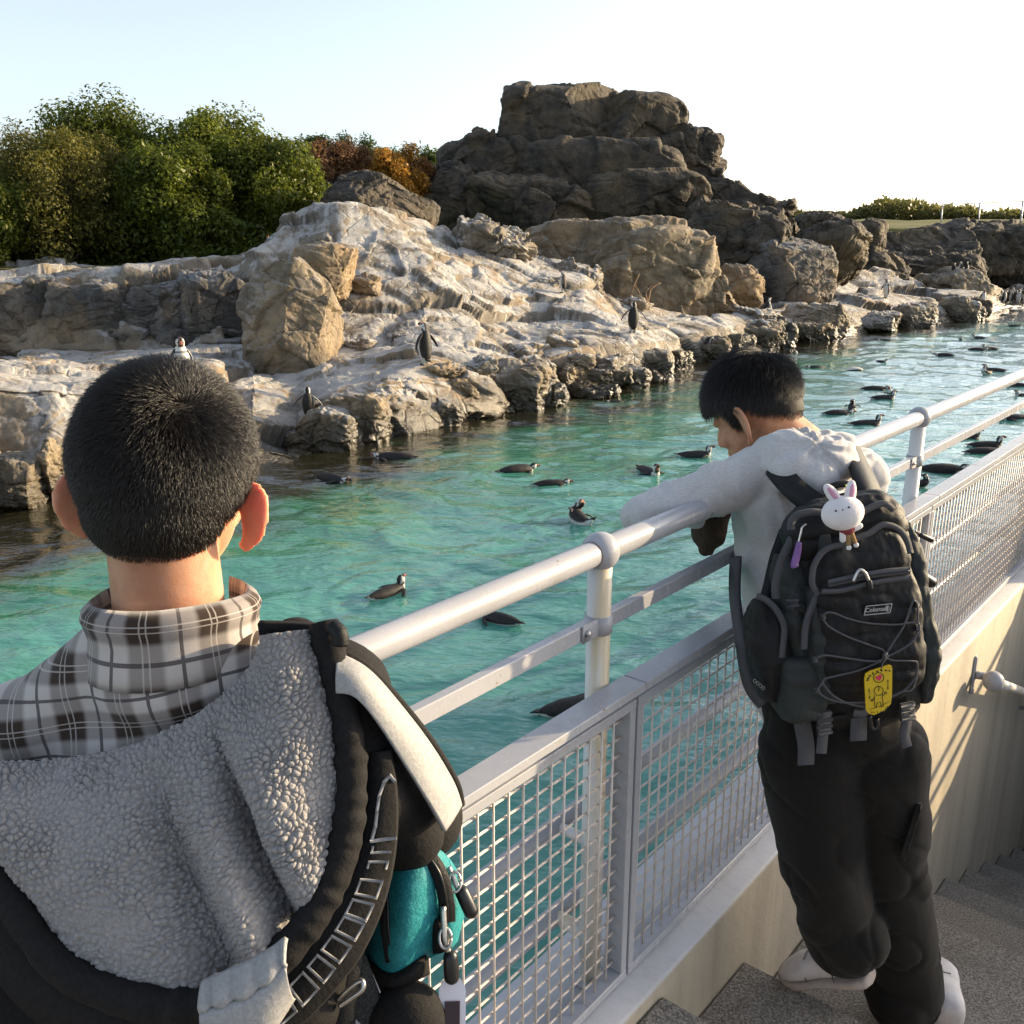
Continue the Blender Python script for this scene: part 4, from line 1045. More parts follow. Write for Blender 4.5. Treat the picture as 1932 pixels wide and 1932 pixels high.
class Head:
    def __init__(s, c, ex, ey, ez, k=1.): s.c = np.asarray(c); s.A = np.stack([ex, ey, ez]); s.k = k
    def __call__(s, p): return s.c + (np.asarray(p, dtype=float) * s.k) @ s.A
    def dirs(s, d): return np.asarray(d, dtype=float) @ s.A
    ELL = [((0, 0, 0), (.083, .098, .098)), ((0, -.022, -.045), (.068, .070, .060)), ((0, .046, -.058), (.064, .052, .076))]
    def radial(s, D, grow=0.):
        r = np.zeros(len(D))
        for c, a in s.ELL[:2] + [s.ELL[2]]:
            a = np.array(a) + grow; c = np.array(c); q = D / a; o = -c / a
            A_ = (q * q).sum(1); B_ = (q * o).sum(1); C_ = (o * o).sum() - 1; dd = B_ * B_ - A_ * C_
            r = np.maximum(r, np.where(dd > 0, (-B_ + np.sqrt(np.maximum(dd, 0))) / A_, 0))
        return r
    def add_skull(s, mb, ear_out=1., es=1.):
        M3 = s.A.T * 1.
        for c, a in s.ELL: mb.add(*ball(s(c), np.array(a) * s.k, 28, 18, M3))
        mb.add(*ball(s((0, .072, -.118)), np.array((.030, .026, .022)) * s.k, 16, 10, M3))
        mb.add(*capsule(s((0, .090, -.030)), s((0, .108, -.062)), .009 * s.k, .013 * s.k, 12))
        for q in (-1, 1):
            mb.add(*ball(s((q * .013, .098, -.066)), .009 * s.k, 10, 8))
            mb.add(*ball(s((q * .040, .074, -.060)), np.array((.024, .022, .026)) * s.k, 14, 10, M3))
            mb.add(*capsule(s((q * .014, .098, -.020)), s((q * .046, .080, -.018)), .009 * s.k, .008 * s.k, 10))
        mb.add(*capsule(s((-.018, .092, -.092)), s((.018, .092, -.092)), .0075 * s.k, .0075 * s.k, 10))
        mb.add(*capsule(s((-.016, .091, -.101)), s((.016, .091, -.101)), .0075 * s.k, .0075 * s.k, 10))
        for q in (-1, 1):
            e = np.array((q * .077, .004, -.055)); o = ear_out
            rim = [(0, .012, .020), (.014 * o, .004, .034), (.027 * o, -.010, .026), (.030 * o, -.014, .002), (.022 * o, -.007, -.022), (.008 * o, .004, -.034)]
            P = np.array([e + es * np.array((q * x, y, z)) for x, y, z in rim])
            mb.add(*tube(np.array([s(p) for p in spline(P, 16)]), .0052 * s.k, 10))
            mb.add(*ball(s(e + es * np.array((q * .008, .001, -.031))), np.array((.008, .006, .009)) * s.k, 12, 8))
            g = norm((q * .80 * o, -.55, 0)); gx = np.cross((0, 0, 1.), g)
            Mx = np.stack([g, gx, (0, 0, 1.)], 1)
            mb.add(*ball(s(e + es * np.array((q * .013 * o, -.003, .001))), np.array((.017 * es, .0046, .030 * es)) * s.k, 18, 12, s.A.T @ Mx))
    def hair_region(s, D, r, line):
        P = D * r[:, None]; return P[:, 2] > np.interp(P[:, 1], line[0], line[1])
    def hair(s, root_parent, line, length, n, rad, whorl, seed, lay=.6, grow=.004, gravity=.3, lenf=None, fade=.0):
        D, F = ICO[6]; r = s.radial(D, 0.) + grow; m = s.hair_region(D, r, (line[0], np.array(line[1]) + fade))
        V = s(D * r[:, None]); f = F[m[F].all(1)]
        used = np.unique(f); mp = np.full(len(V), -1); mp[used] = np.arange(len(used))
        cap = part('hair', V[used], mp[f], M['scalp'], root_parent)
        r_ = np.random.default_rng(seed)
        d = r_.normal(size=(n * 3, 3)); d /= np.linalg.norm(d, axis=1)[:, None]
        rr = s.radial(d, 0.) + grow * .6; ok = s.hair_region(d, rr + .002 * r_.normal(size=len(d)), line)
        hz_ = d[:, 2] * rr - np.interp(d[:, 1] * rr, line[0], line[1]); ok &= r_.random(len(d)) < np.clip(.12 + hz_ / .022, 0, 1); d = d[ok][:n]; rr = rr[ok][:n]
        # local normals by finite differences of the radial shape
        loc = d * rr[:, None]
        nl = loc / np.array((.083, .098, .095)) ** 2; nl /= np.linalg.norm(nl, axis=1)[:, None]
        w = norm(whorl); fl = d * (d @ w)[:, None] - w; fl = fl - nl * (fl * nl).sum(1)[:, None]; fl /= np.linalg.norm(fl, axis=1)[:, None] + 1e-9
        sw = np.cross(nl, fl); fl = fl + sw * .5 * np.exp(-((1 - d @ w) / .12) ** 2)[:, None]
        fl = fl + np.array((0, 0, -gravity)); fl = fl - nl * (fl * nl).sum(1)[:, None]; fl /= np.linalg.norm(fl, axis=1)[:, None] + 1e-9
        jit = r_.normal(size=d.shape) * .16
        d1 = nl * (1 - lay * .55) + fl * lay + jit; d1 /= np.linalg.norm(d1, axis=1)[:, None]
        d2 = nl * (1 - lay) * .6 + fl * (lay + .25) + jit; d2 /= np.linalg.norm(d2, axis=1)[:, None]
        L = length * (lenf(loc) if lenf is not None else np.ones(len(loc)))
        strands('hair_strands', cap, s(loc), s.dirs(d1), s.dirs(d2), L * s.k, rad, seed)
        return cap
def hand(mb, wrist, fdir, palm_n, side, k=1., curl=.6):
    f = norm(fdir); pn = norm(np.asarray(palm_n) - f * (np.asarray(palm_n) @ f)); sd = np.cross(f, pn) * side
    wrist = np.asarray(wrist)
    for t in (-.022, -.007, .008, .022):
        mb.add(*capsule(wrist + sd * t * .7 * k, wrist + (f * .075 + sd * t) * k, .013 * k, .011 * k, 10))
    for t, L in zip((-.027, -.009, .009, .026), (.055, .066, .072, .064)):
        a = wrist + (f * .078 + sd * t) * k; u = f
        for j, q in enumerate((.45, .32, .23)):
            u = norm(u + pn * curl * .55); b = a + u * L * q * k
            mb.add(*capsule(a, b, (.0088 - .0009 * j) * k, (.0080 - .0009 * j) * k, 10)); a = b
    a = wrist + (f * .02 + sd * .026) * k; u = norm(f * .6 + sd * .8)
    for j, q in enumerate((.034, .028, .022)):
        b = a + u * q * k; mb.add(*capsule(a, b, (.011 - .001 * j) * k, (.0095 - .001 * j) * k, 10)); a = b; u = norm(u + f * .35 + pn * .3)
def fabric(name, c, c2, rough=.85, scale=260., bump=.25, sheen=.0, big=None):
    t = NT(name); n = t.noise(scale, 3, .7)
    col = t.mix(t.ramp(n, .35, .65), c, c2)
    t.base(col, rough, .25); t.b.inputs['Sheen Weight'].default_value = sheen * .15; t.b.inputs['Sheen Roughness'].default_value = .5
    t.bump(t.math('ADD', n, t.noise(28., 5, .6)), bump, .004); return t.m
M['black_cloth'] = fabric('black_cloth', (.007, .0065, .0065), (.012, .011, .011))
M['black_nylon'] = fabric('black_nylon', (.006, .006, .0065), (.010, .010, .011), .55, 400., .3, .1)
M['grey_nylon'] = fabric('grey_nylon', (.022, .026, .0255), (.036, .040, .039), .6, 500., .3, .1)
M['grey_trim'] = fabric('grey_webbing', (.06, .06, .068), (.085, .085, .095), .55, 600., .4, .1)
M['silver_cloth'] = fabric('silver_cloth', (.27, .265, .26), (.33, .325, .32), .6, 300., .15, .1)
M['teal'] = fabric('teal_nylon', (.012, .165, .185), (.022, .235, .255), .55, 350., .3, .15)
M['pants'] = fabric('dark_trousers', (.006, .0052, .0046), (.011, .0095, .0085), .9, 300., .3, .3)
M['denim'] = fabric('dark_denim', (.02, .03, .06), (.035, .045, .08))
M['fleece'] = fabric('grey_fleece', (.25, .237, .232), (.31, .297, .29), .95, 350., .35, .5)
M['black_plastic'] = plain('black_plastic', (.012, .012, .013), .35, .5)
M['white_plastic'] = plain('white_plastic', (.74, .70, .74), .3, .5)
M['brown_panel'] = plain('dark_brown_panel', (.045, .018, .014), .3, .5)
M['white_leather'] = plain('white_leather', (.62, .59, .585), .55, .35, (.50, .47, .46), 18., .2, 60.)
M['rubber'] = plain('pale_rubber', (.42, .36, .32), .7, .3)
def hoodie_mat():
    t = NT('heather_grey_jersey'); n = t.noise(120., 4, .7, sc=(1., 1., 5.)); n2 = t.noise(500., 2, .6)
    t.base(t.mix(t.ramp(n, .3, .7), (.55, .53, .52), (.42, .405, .405)), .9, .2); t.b.inputs['Sheen Weight'].default_value = .3
    t.bump(t.math('ADD', n, n2), .2, .002); return t.m
M['hoodie'] = hoodie_mat()
def plaid_mat(name, use_uv, px_, py_, rot=0.):
    t = NT(name)
    v = t.uv() if use_uv else t.obj()
    if not use_uv:
        mp = t.new('Mapping'); mp.inputs['Rotation'].default_value = (0, radians(rot), 0); t.t.links.new(v, mp.inputs[0]); v = mp.outputs[0]
    S_ = t.sep(v); cs = []
    for ax, per in ((S_[0], px_), (S_[1] if use_uv else S_[2], py_)):
        f = t.math('FRACT', t.math('ADD', t.math('DIVIDE', ax, per), 50.3))
        d = t.math('ABSOLUTE', t.math('SUBTRACT', f, .5))                       # 0 in the middle of the dark band
        band = t.math('SUBTRACT', 1., t.ramp(d, .19, .29))
        line = t.math('GREATER_THAN', d, .472)
        w1 = t.math('COMPARE', d, .045, .011)
        cs.append((band, line, w1))
    b = t.math('ADD', t.math('MULTIPLY', cs[0][0], .5), t.math('MULTIPLY', cs[1][0], .5))
    c = t.mix(b, (.47, .43, .405), (.036, .022, .016))
    c = t.mix(t.math('MULTIPLY', t.math('MAXIMUM', cs[0][1], cs[1][1]), .85), c, (.05, .042, .045))
    c = t.mix(t.math('MULTIPLY', t.math('MAXIMUM', cs[0][2], cs[1][2]), .5), c, (.55, .50, .46))
    t.base(c, .9, .2); t.b.inputs['Sheen Weight'].default_value = .2
    t.bump(t.noise(700., 2, .6), .15, .002); return t.m
def ribbon(path, w, th, up, name, mat, parent, seg=1):               # flat strap: path, width, thickness, face normal(s)
    P = np.asarray(path, dtype=float); T = np.gradient(P, axis=0); T /= np.linalg.norm(T, axis=1)[:, None]
    U = np.broadcast_to(np.asarray(up, dtype=float), P.shape); S = np.cross(T, U); S /= np.linalg.norm(S, axis=1)[:, None] + 1e-9; U = np.cross(S, T)
    w = np.broadcast_to(np.asarray(w, dtype=float), (len(P),))[:, None] / 2; th /= 2
    V = np.stack([P - S * w - U * th, P - S * w * .92 + U * th, P + S * w * .92 + U * th, P + S * w - U * th], 1).reshape(-1, 3)
    F = [tuple(q) for q in gridF(len(P), 4, True)] + [(0, 1, 2, 3), tuple(4 * (len(P) - 1) + i for i in (3, 2, 1, 0))]
    if name is None: return V, F
    return part(name, V, F, mat, parent, smooth=False)

# ---------------- the first boy: crew cut, seen from behind ----------------
K1 = .86
def b1(x, y, d): return atd(x, y, d * K1)
HC = b1(312, 868, .93); nb = b1(312, 1150, .93)
tl = radians(4.5); pt = radians(8)
ex = np.array([cos(tl), 0, -sin(tl)]); ey = norm([0, cos(pt), -sin(pt)]); ey = norm(ey - ex * (ey @ ex)); ez = np.cross(ex, ey)
boy = thing('person', (nb[0], nb[1], .627), 'boy with black crew cut, plaid shirt and fleece lined jacket, seen from behind', 'person')
H1 = Head(HC, ex, ey, ez, K1 * .935)
mb = MB(); H1.add_skull(mb, 1.08)
k = K1; c0 = nb + np.array([0, .03, 0]) * k
mb.add(*capsule(H1((0, -.008, -.07)), nb + np.array([0, .012, -.03]) * k, .052 * k, .054 * k, 24))
def tp(x, y, z): return nb + np.array([x, y, z]) * k
shR, shL = tp(.150, .0, -.115), tp(-.155, .0, -.125)
for s in (-1, 1): mb.add(*capsule(tp(s * .03, .01, -.042), tp(s * .125, .01, -.118), .038 * k, .036 * k, 16))
mb.add(*ball(tp(0, .02, -.17), np.array((.135, .075, .14)) * k, 24, 16)); mb.add(*capsule(tp(0, .02, -.22), tp(0, .02, -.46), .105 * k, .105 * k, 22))
elR = b1(790, 1535, 1.02); elL = tp(-.22, .06, -.33)
haR = elR + np.array([-.12, .10, -.05]); haL = elL + np.array([.06, .17, .0])
for s, e, h in ((shR, elR, haR), (shL, elL, haL)):
    mb.add(*capsule(s, e, .040 * k, .034 * k)); mb.add(*capsule(e, h, .032 * k, .024 * k))
hand(mb, haR, haR - elR, (0, 0, -1.), 1, .85); hand(mb, haL, haL - elL, (0, 0, -1.), -1, .85)
hip = tp(0, .02, -.50)
for s in (-1, 1):
    a = hip + np.array([s * .075, 0, 0]); kn = np.array([a[0], a[1] + .02, .627 + (a[2] - .627) * .52]); an = np.array([a[0] + s * .01, a[1] - .005, .70])
    mb.add(*capsule(a, kn, .075, .055)); mb.add(*capsule(kn, an, .052, .036)); mb.add(*capsule(an, an + np.array([0, .11, -.035]), .035, .03))
V, F = voxel(mb, .0042, 5)
body1 = part('body', V, F, M['skin'], boy)
LINE1 = ([-.10, -.06, -.03, 0, .02, .05, .09], [-.100, -.105, -.085, -.03, -.022, -.005, .045])
H1.hair(boy, LINE1, .0125, 52000, .00022, (.36, -.62, .56), 3, lay=.62, grow=.004, gravity=.45, lenf=lambda p: np.clip(.30 + (p[:, 2] + .105) / .11 * .85, .22, 1.2), fade=.013)

# shirt, with its own collar
mb = MB()
for s in (-1, 1):
    mb.add(*capsule(tp(s * .05, .005, -.058), tp(s * .14, .0, -.130), .048 * k, .052 * k, 20))
    mb.add(*capsule((shR if s > 0 else shL), (elR if s > 0 else elL), .046 * k, .040 * k))
mb.add(*ball(tp(0, .01, -.19), np.array((.160, .092, .15)) * k, 28, 18)); mb.add(*capsule(tp(0, .02, -.22), tp(0, .02, -.50), .122 * k, .125 * k, 22))
mb.add(*ball(tp(0, .0, -.075), np.array((.085, .072, .045)) * k, 24, 14))
V, F = voxel(mb, .006, 8, lambda V: .0030 * fbm(V * np.array([9, 9, 22]), 3, 7))
part('shirt', V, F, plaid_mat('plaid_cotton', False, .052, .047, 9.), boy)
nu, nv = 90, 14
ang = np.linspace(radians(-232), radians(52), nu)                     # round the neck, open at the throat
Vc, UVc = [], []
for i, a in enumerate(ang):
    tt = i / (nu - 1)
    for j in range(nv):
        v = j / (nv - 1)
        # inner stand rises, then folds over and falls outside
        if v < .45:
            q = v / .45; rr = .060 + .004 * q; z = -.055 + .085 * q
        else:
            q = (v - .45) / .55; rr = .064 + .010 * sin(pi * min(q * 2, 1)) * .8 + .014 * q; z = .030 - .072 * q + .006 * sin(pi * q)
        z += .004 * max(0, cos(a - radians(10))) + .016 * max(0, -sin(a)) * (1 - .6 * v)                # higher towards the right front
        rr *= (1.02 + .05 * sin(3 * a + 1) * v)
        p = tp(cos(a) * rr * 1.12, .012 + sin(a) * rr * 1.0, z - .020)
        Vc.append(p); UVc.append((tt * .38, v * .12))
Fc = gridF(nu, nv); Vs, Fs = solid(np.array(Vc), Fc, .0022 * k)
part('collar', Vs, Fs, plaid_mat('plaid_collar', True, .060, .060), boy, uv=np.concatenate([UVc, UVc]))

# jacket: shell, right sleeve with silver panel, hanging hood with fleece lining
fold = lambda V: .006 * fbm(V * np.array([7, 7, 5]) + 3, 3, 17) + .0035 * vnoise((V @ np.array([[.7, 0, .7], [0, 1, 0], [-.7, 0, .7]])) * np.array([6, 6, 26]), 5)
mb = MB()
mb.add(*ball(tp(0, -.005, -.34), np.array((.185, .125, .20)) * k, 28, 18)); mb.add(*capsule(tp(0, .0, -.35), tp(0, .01, -.58), .155 * k, .16 * k, 26))
j0, j1 = b1(560, 1225, .91), b1(622, 1318, .93)
mb.add(*capsule(j0, j1, .036 * k, .050 * k)); mb.add(*capsule(j1, elR, .056 * k, .050 * k, 26)); mb.add(*capsule(b1(655, 1345, .89), b1(705, 1500, .89), .040 * k, .045 * k, 22)); mb.add(*capsule(b1(690, 1400, .91), b1(760, 1560, .93), .045 * k, .045 * k, 22)); mb.add(*capsule(elR, haR, .042 * k, .038 * k, 22))
mb.add(*capsule(j1, tp(.10, .0, -.30), .065 * k, .08 * k)); mb.add(*capsule(b1(690, 1420, .95), b1(650, 1600, .92), .045 * k, .040 * k)); mb.add(*capsule(b1(650, 1600, .92), b1(560, 1900, .88), .040 * k, .045 * k))
mb.add(*capsule(b1(-120, 1640, .90), b1(60, 1900, .90), .075 * k, .08 * k)); mb.add(*capsule(b1(60, 1900, .90), b1(380, 2020, .88), .08 * k, .08 * k)); mb.add(*capsule(tp(-.19, .0, -.19), elL, .062 * k, .055 * k)); mb.add(*capsule(elL, haL, .055 * k, .045 * k)); mb.add(*capsule(tp(-.19, 0, -.19), tp(-.10, 0, -.30), .06 * k, .08 * k))
V, F = voxel(mb, .0065, 7, fold)
jacket = part('jacket', V, F, M['black_cloth'], boy)
# silver panel laid on the outer side of the sleeve
top = [(632, 1236, .865), (690, 1268, .865), (752, 1336, .875), (812, 1415, .90), (850, 1480, .925), (864, 1520, .935)]
bot = [(638, 1306, .845), (672, 1316, .842), (716, 1372, .848), (768, 1454, .866), (808, 1520, .88), (834, 1568, .892)]
A, B = spline([b1(*q) for q in top], 40), spline([b1(*q) for q in bot], 40)
nw = 16; g = np.linspace(0, 1, nw)
V = (A[:, None] * (1 - g)[None, :, None] + B[:, None] * g[None, :, None]); vd = norm(-ray(740, 1400))
V = V + (np.sin(pi * g) * .006)[None, :, None] * vd
V = V.reshape(-1, 3); V = V + vd * (.0016 * vnoise(V * 60, 4))[:, None]
Vs, Fs = solid(V, gridF(40, nw), -.004); part('silver_panel', Vs, Fs, M['silver_cloth'], jacket)
part('piping', *tube(spline([b1(*q) for q in [(632, 1252, .865), (676, 1300, .858), (712, 1352, .864), (745, 1410, .872), (752, 1432, .874)]], 26), .0042, 10), M['black_cloth'], jacket)
part('piping', *tube(spline([b1(*q) for q in [(632, 1228, .872), (692, 1262, .875), (756, 1330, .89), (818, 1410, .92), (858, 1478, .95), (868, 1518, .962)]], 30), .0046, 10), M['black_cloth'], jacket)
part('collar_flap', *solid(*(lambda P: (P.reshape(-1, 3), gridF(12, 8)))(np.stack([spline([b1(490, 1170, .895), b1(560, 1172, .895), b1(612, 1178, .885), b1(642, 1186, .87)], 12) * (1 - q) + spline([b1(500, 1235, .905), b1(560, 1240, .905), b1(612, 1240, .895), b1(640, 1220, .875)], 12) * q for q in np.linspace(0, 1, 8)], 1)), -.008), M['black_cloth'], jacket)
part('collar_flap', *tube(spline([b1(628, 1182, .85), b1(641, 1196, .845), b1(642, 1218, .845)], 8), .0065, 10), M['black_nylon'], jacket)
C0 = [(-90, 1437, .875), (0, 1437, .875), (105, 1434, .875), (262, 1402, .875), (380, 1342, .88), (462, 1272, .885), (488, 1224, .888), (496, 1200, .89)]
C1 = [(-110, 1500, .86), (5, 1640, .83), (150, 1822, .80), (390, 1872, .785), (548, 1752, .80), (628, 1600, .825), (644, 1420, .845), (596, 1186, .872)]
nu, nv = 640, 470
A, B = spline([b1(*q) for q in C0], nu), spline([b1(*q) for q in C1], nu)
g = np.linspace(0, 1, nv)
V = A[:, None] * (1 - g)[None, :, None] + B[:, None] * g[None, :, None]
vd = norm([0, -.92, .38])
uu = np.linspace(0, 1, nu)[:, None] * np.ones((1, nv)); vv = np.ones((nu, 1)) * g[None]
bul = .034 * np.sin(pi * np.clip(vv, 0, 1) ** .8)
def crease(u0, u1, wd, dp): return -dp * np.exp(-((uu - (u0 + (u1 - u0) * vv)) / wd) ** 2) * np.clip(vv * 2.2 - .15, 0, 1)
bul = bul + crease(.455, .46, .040, .034) + crease(.60, .565, .028, .046) + .012 * np.exp(-((uu - .52) / .03) ** 2) * vv + .010 * np.exp(-((uu - .66) / .04) ** 2) * vv + .008 * np.sin(uu * 9 + vv * 3) * vv
V = (V + bul[..., None] * vd * K1).reshape(-1, 3); F = gridF(nu, nv)
N = vnormals(V, F); N *= np.sign((N @ vd))[:, None]
cell = 1 / .0044
q = V + .002 * np.stack([vnoise(V * 90, 1), vnoise(V * 90, 2), vnoise(V * 90, 3)], 1)
f1, f2, _, cid = worley(q * cell * np.array([1, .8, 1]), 5)
f1b, f2b, _, _ = worley(q * cell * 1.9 + 3, 9)
hgt = .0024 * (1 - np.clip(f1 / .8, 0, 1) ** 2) + .0013 * np.clip((f2 - f1) / .25, 0, 1) + .0003 * (1 - f1b)
edge = np.minimum(1, np.minimum(vv, 1 - vv).reshape(-1) / .01 + .3)
V = V + N * (hgt * edge * (1 + .5 * vnoise(V * 40, 8)))[:, None]
Fq = F if (N[0] @ vnormals(V, F)[0]) > 0 else F[:, ::-1]
hood = part('hood_lining', V, Fq, M['fleece'], jacket)
Bk = (A[::6, None] * (1 - g[::20])[None, :, None] + B[::6, None] * g[::20][None, :, None] + (bul[::6, ::20] - .012)[..., None] * vd * K1)
part('hood_shell', Bk.reshape(-1, 3), gridF(Bk.shape[0], Bk.shape[1]), M['black_cloth'], jacket)
# puckered black hem along the hood opening
P = spline([b1(*q) for q in [(-120, 1515, .855)] + C1[1:-1] + [(602, 1192, .868)]], 260)
cen = P.mean(0); out = P - cen; out /= np.linalg.norm(out, axis=1)[:, None]
tt = np.linspace(0, 1, 260)
P = P + out * .008
rad = .0115 + .0010 * vnoise(np.stack([tt * 75, tt * 0, tt * 0], 1), 2) + .0004 * np.sin(tt * 210)
part('hood_hem', *tube(P, rad * K1 * 1.25, 14), M['black_cloth'], jacket)
EB = (P + out * .022 - vd * .012)[:215]
V, F = ribbon(EB, np.interp(np.arange(215), [0, 150, 214], [.050, .050, .020]), .008, vd, None, None, None); part('hood_edge', V, F, M['black_cloth'], jacket)
# silver patch under the hem, with two rows of tucks
nu, nv = 40, 30
A = spline([b1(*q) for q in [(388, 1852, .762), (430, 1834, .760), (490, 1806, .762), (545, 1770, .768)]], nu); B = spline([b1(*q) for q in [(392, 1975, .752), (440, 1972, .750), (500, 1952, .752), (552, 1880, .762)]], nu)
g = np.linspace(0, 1, nv); V = A[:, None] * (1 - g)[None, :, None] + B[:, None] * g[None, :, None]
vv = np.ones((nu, 1)) * g[None]; uu = np.linspace(0, 1, nu)[:, None] * np.ones((1, nv))
V = V + ((.013 * np.sin(pi * vv) ** .6 - .004 * np.exp(-((vv - .38) / .03) ** 2) + .0022 * np.sin(uu * 26) * (vv < .36)) * K1)[..., None] * vd
Vs, Fs = solid(V.reshape(-1, 3), gridF(nu, nv), -.003); part('silver_patch', Vs, Fs, M['silver_cloth'], jacket)
# printed white outline lettering along the hood edge: a row of open boxes and a long hooked stroke
mb = MB()
Tg = np.gradient(P, axis=0); Tg /= np.linalg.norm(Tg, axis=1)[:, None]
def ep(t, o): i = int(np.clip(t, 0, 1) * 259); return P[i] + out[i] * o - vd * .0066
def stroke1(pts, w=.0018):
    L_ = [ep(*q) for q in pts]; L_ = [L_[0] + (b - a) * 0 if False else x for x in L_ for a, b in [(x, x)]]
    for a, b in zip(L_[:-1], L_[1:]):
        d = norm(b - a) * w * .4; mb.add(*ribbon([a - d, (a + b) / 2, b + d], w, .0012, vd, None, None, None))
for i in range(8):
    t0 = .468 + i * .0255; t1 = t0 + .0185
    stroke1([(t0, .020), (t1, .020), (t1, .036), (t0, .036), (t0, .020)])
stroke1([(.680, .036), (.690, .036), (.690, .022), (.680, .022)]); stroke1([(.700, .036), (.700, .022), (.708, .022)])
stroke1([(.716, .038), (.716, .020), (.735, .021), (.755, .021), (.775, .022), (.790, .026), (.793, .031), (.787, .034)], .0026)
mb.build('print', M['silver_cloth'], jacket)
# trousers and shoes below the frame
mb = MB(); mb.add(*ball(hip + np.array([0, 0, .03]), (.135, .11, .11), 22, 14))
for s in (-1, 1):
    a = hip + np.array([s * .075, 0, 0]); kn = np.array([a[0], a[1] + .02, .627 + (a[2] - .627) * .52]); an = np.array([a[0] + s * .01, a[1] - .005, .70])
    mb.add(*capsule(a, kn, .095, .075)); mb.add(*capsule(kn, an, .072, .065))
V, F = voxel(mb, .010, 5); part('trousers', V, F, M['denim'], boy)
def shoe_geo(heel, toe, upv, L, w=.048, h=.075):
    f = norm(toe - heel); u = norm(upv - f * (upv @ f)); s = np.cross(f, u)
    def loft(prof):
        V = []; seg = 18; a = np.linspace(0, 2 * pi, seg, endpoint=False)
        for t, wd, zb, zt in prof:
            c = np.sign(np.cos(a)) * np.abs(np.cos(a)) ** .7; q = np.sign(np.sin(a)) * np.abs(np.sin(a)) ** .75
            V.append(heel + f * t * L + c[:, None] * s * wd * w + (((zt + zb) / 2 + q * (zt - zb) / 2) * h)[:, None] * u)
        n = len(prof)
        return np.concatenate(V), [tuple(q) for q in gridF(n, seg, True)] + [tuple(range(seg))[::-1], tuple((n - 1) * seg + i for i in range(seg))]
    up = loft([(0., .40, .25, .9), (.02, .62, .22, 1.12), (.10, .74, .2, 1.2), (.22, .76, .2, 1.18), (.34, .76, .2, 1.05), (.50, .80, .2, .86), (.66, .92, .2, .66), (.82, .94, .2, .52), (.93, .74, .2, .42), (1., .36, .22, .36)])
    so_ = loft([(-.02, .45, 0, .30), (.02, .74, -.02, .30), (.15, .84, -.02, .27), (.35, .84, .02, .26), (.55, .90, .02, .26), (.75, 1.02, -.02, .25), (.92, .82, 0, .27), (1.02, .40, .05, .29)])
    return up, so_
for s in (-1, 1):
    a = hip + np.array([s * .085, -.05, 0]); a[2] = .629
    up, so_ = shoe_geo(a, a + np.array([0, .22, 0]), np.array([0, 0, 1.]), .23)
    o = part('shoe', *up, M['black_nylon'], boy); part('sole', *so_, M['rubber'], o)
# ---------------- the first boy's teal bag and its tag ----------------
bg_c = b1(765, 1735, .95)
bag = thing('shoulder_bag', bg_c, 'small teal and black bag hanging at the hip of the plaid shirt boy', 'bag')
vb = norm(bg_c - _C); rb = norm(np.cross(vb, ZV)); ub = np.cross(rb, vb)
def bp(x, y, d=.93): return b1(x, y, d)
def sheet(top_, bot_, n, m, bulge, th, name, mat, parent, wr=.0015, sd=1):
    A = spline([bp(*q) for q in top_], n); B = spline([bp(*q) for q in bot_], n); g = np.linspace(0, 1, m)
    V = A[:, None] * (1 - g)[None, :, None] + B[:, None] * g[None, :, None]
    u = np.linspace(0, 1, n)[:, None]
    V = V - vb * (bulge * np.sin(pi * u) ** .7 * np.sin(pi * np.clip(g * .9 + .05, 0, 1))[None] ** .5)[..., None]
    V = V.reshape(-1, 3); V = V - vb * (wr * fbm(V * np.array([30, 30, 75]), 3, sd))[:, None]
    return part(name, *solid(V, gridF(n, m), -th if False else th, np.tile(-vb, (len(V), 1))), mat, parent)
sheet([(712, 1622, .95), (770, 1606, .93), (828, 1604, .95), (862, 1640, .97)], [(686, 1812, .95), (742, 1845, .92), (812, 1800, .94), (868, 1750, .97)], 40, 40, .028, .05, 'front_panel', M['teal'], bag)
sheet([(840, 1612, .955), (856, 1640, .955), (868, 1680, .96), (876, 1730, .97)], [(800, 1812, .94), (828, 1800, .945), (850, 1790, .955), (864, 1775, .97)], 24, 24, .016, .04, 'side_panel', M['teal'], bag, sd=4)
sheet([(690, 1806, .938), (735, 1832, .918), (790, 1806, .922), (806, 1792, .932)], [(722, 1880, .93), (745, 1868, .915), (785, 1850, .915), (812, 1838, .928)], 20, 12, .018, .045, 'bottom_panel', M['black_cloth'], bag)
for P in ([(716, 1652, .924), (730, 1690, .914), (733, 1750, .908), (742, 1812, .908)], [(808, 1615, .922), (830, 1650, .918), (842, 1700, .92), (845, 1738, .925)]):
    z = part('zip', *ribbon(spline([bp(*q) for q in P], 24), .0135, .004, -vb, None, None, None), M['black_nylon'], bag)
    part('zip_teeth', *tube(spline([bp(q[0], q[1], q[2] - .003) for q in P], 24), .0014, 6), M['black_plastic'], z)
sheet([(808, 1736, .925), (824, 1734, .922), (842, 1734, .926)], [(818, 1800, .925), (834, 1798, .922), (852, 1790, .928)], 10, 10, .008, .02, 'zip_guard', M['black_cloth'], bag)
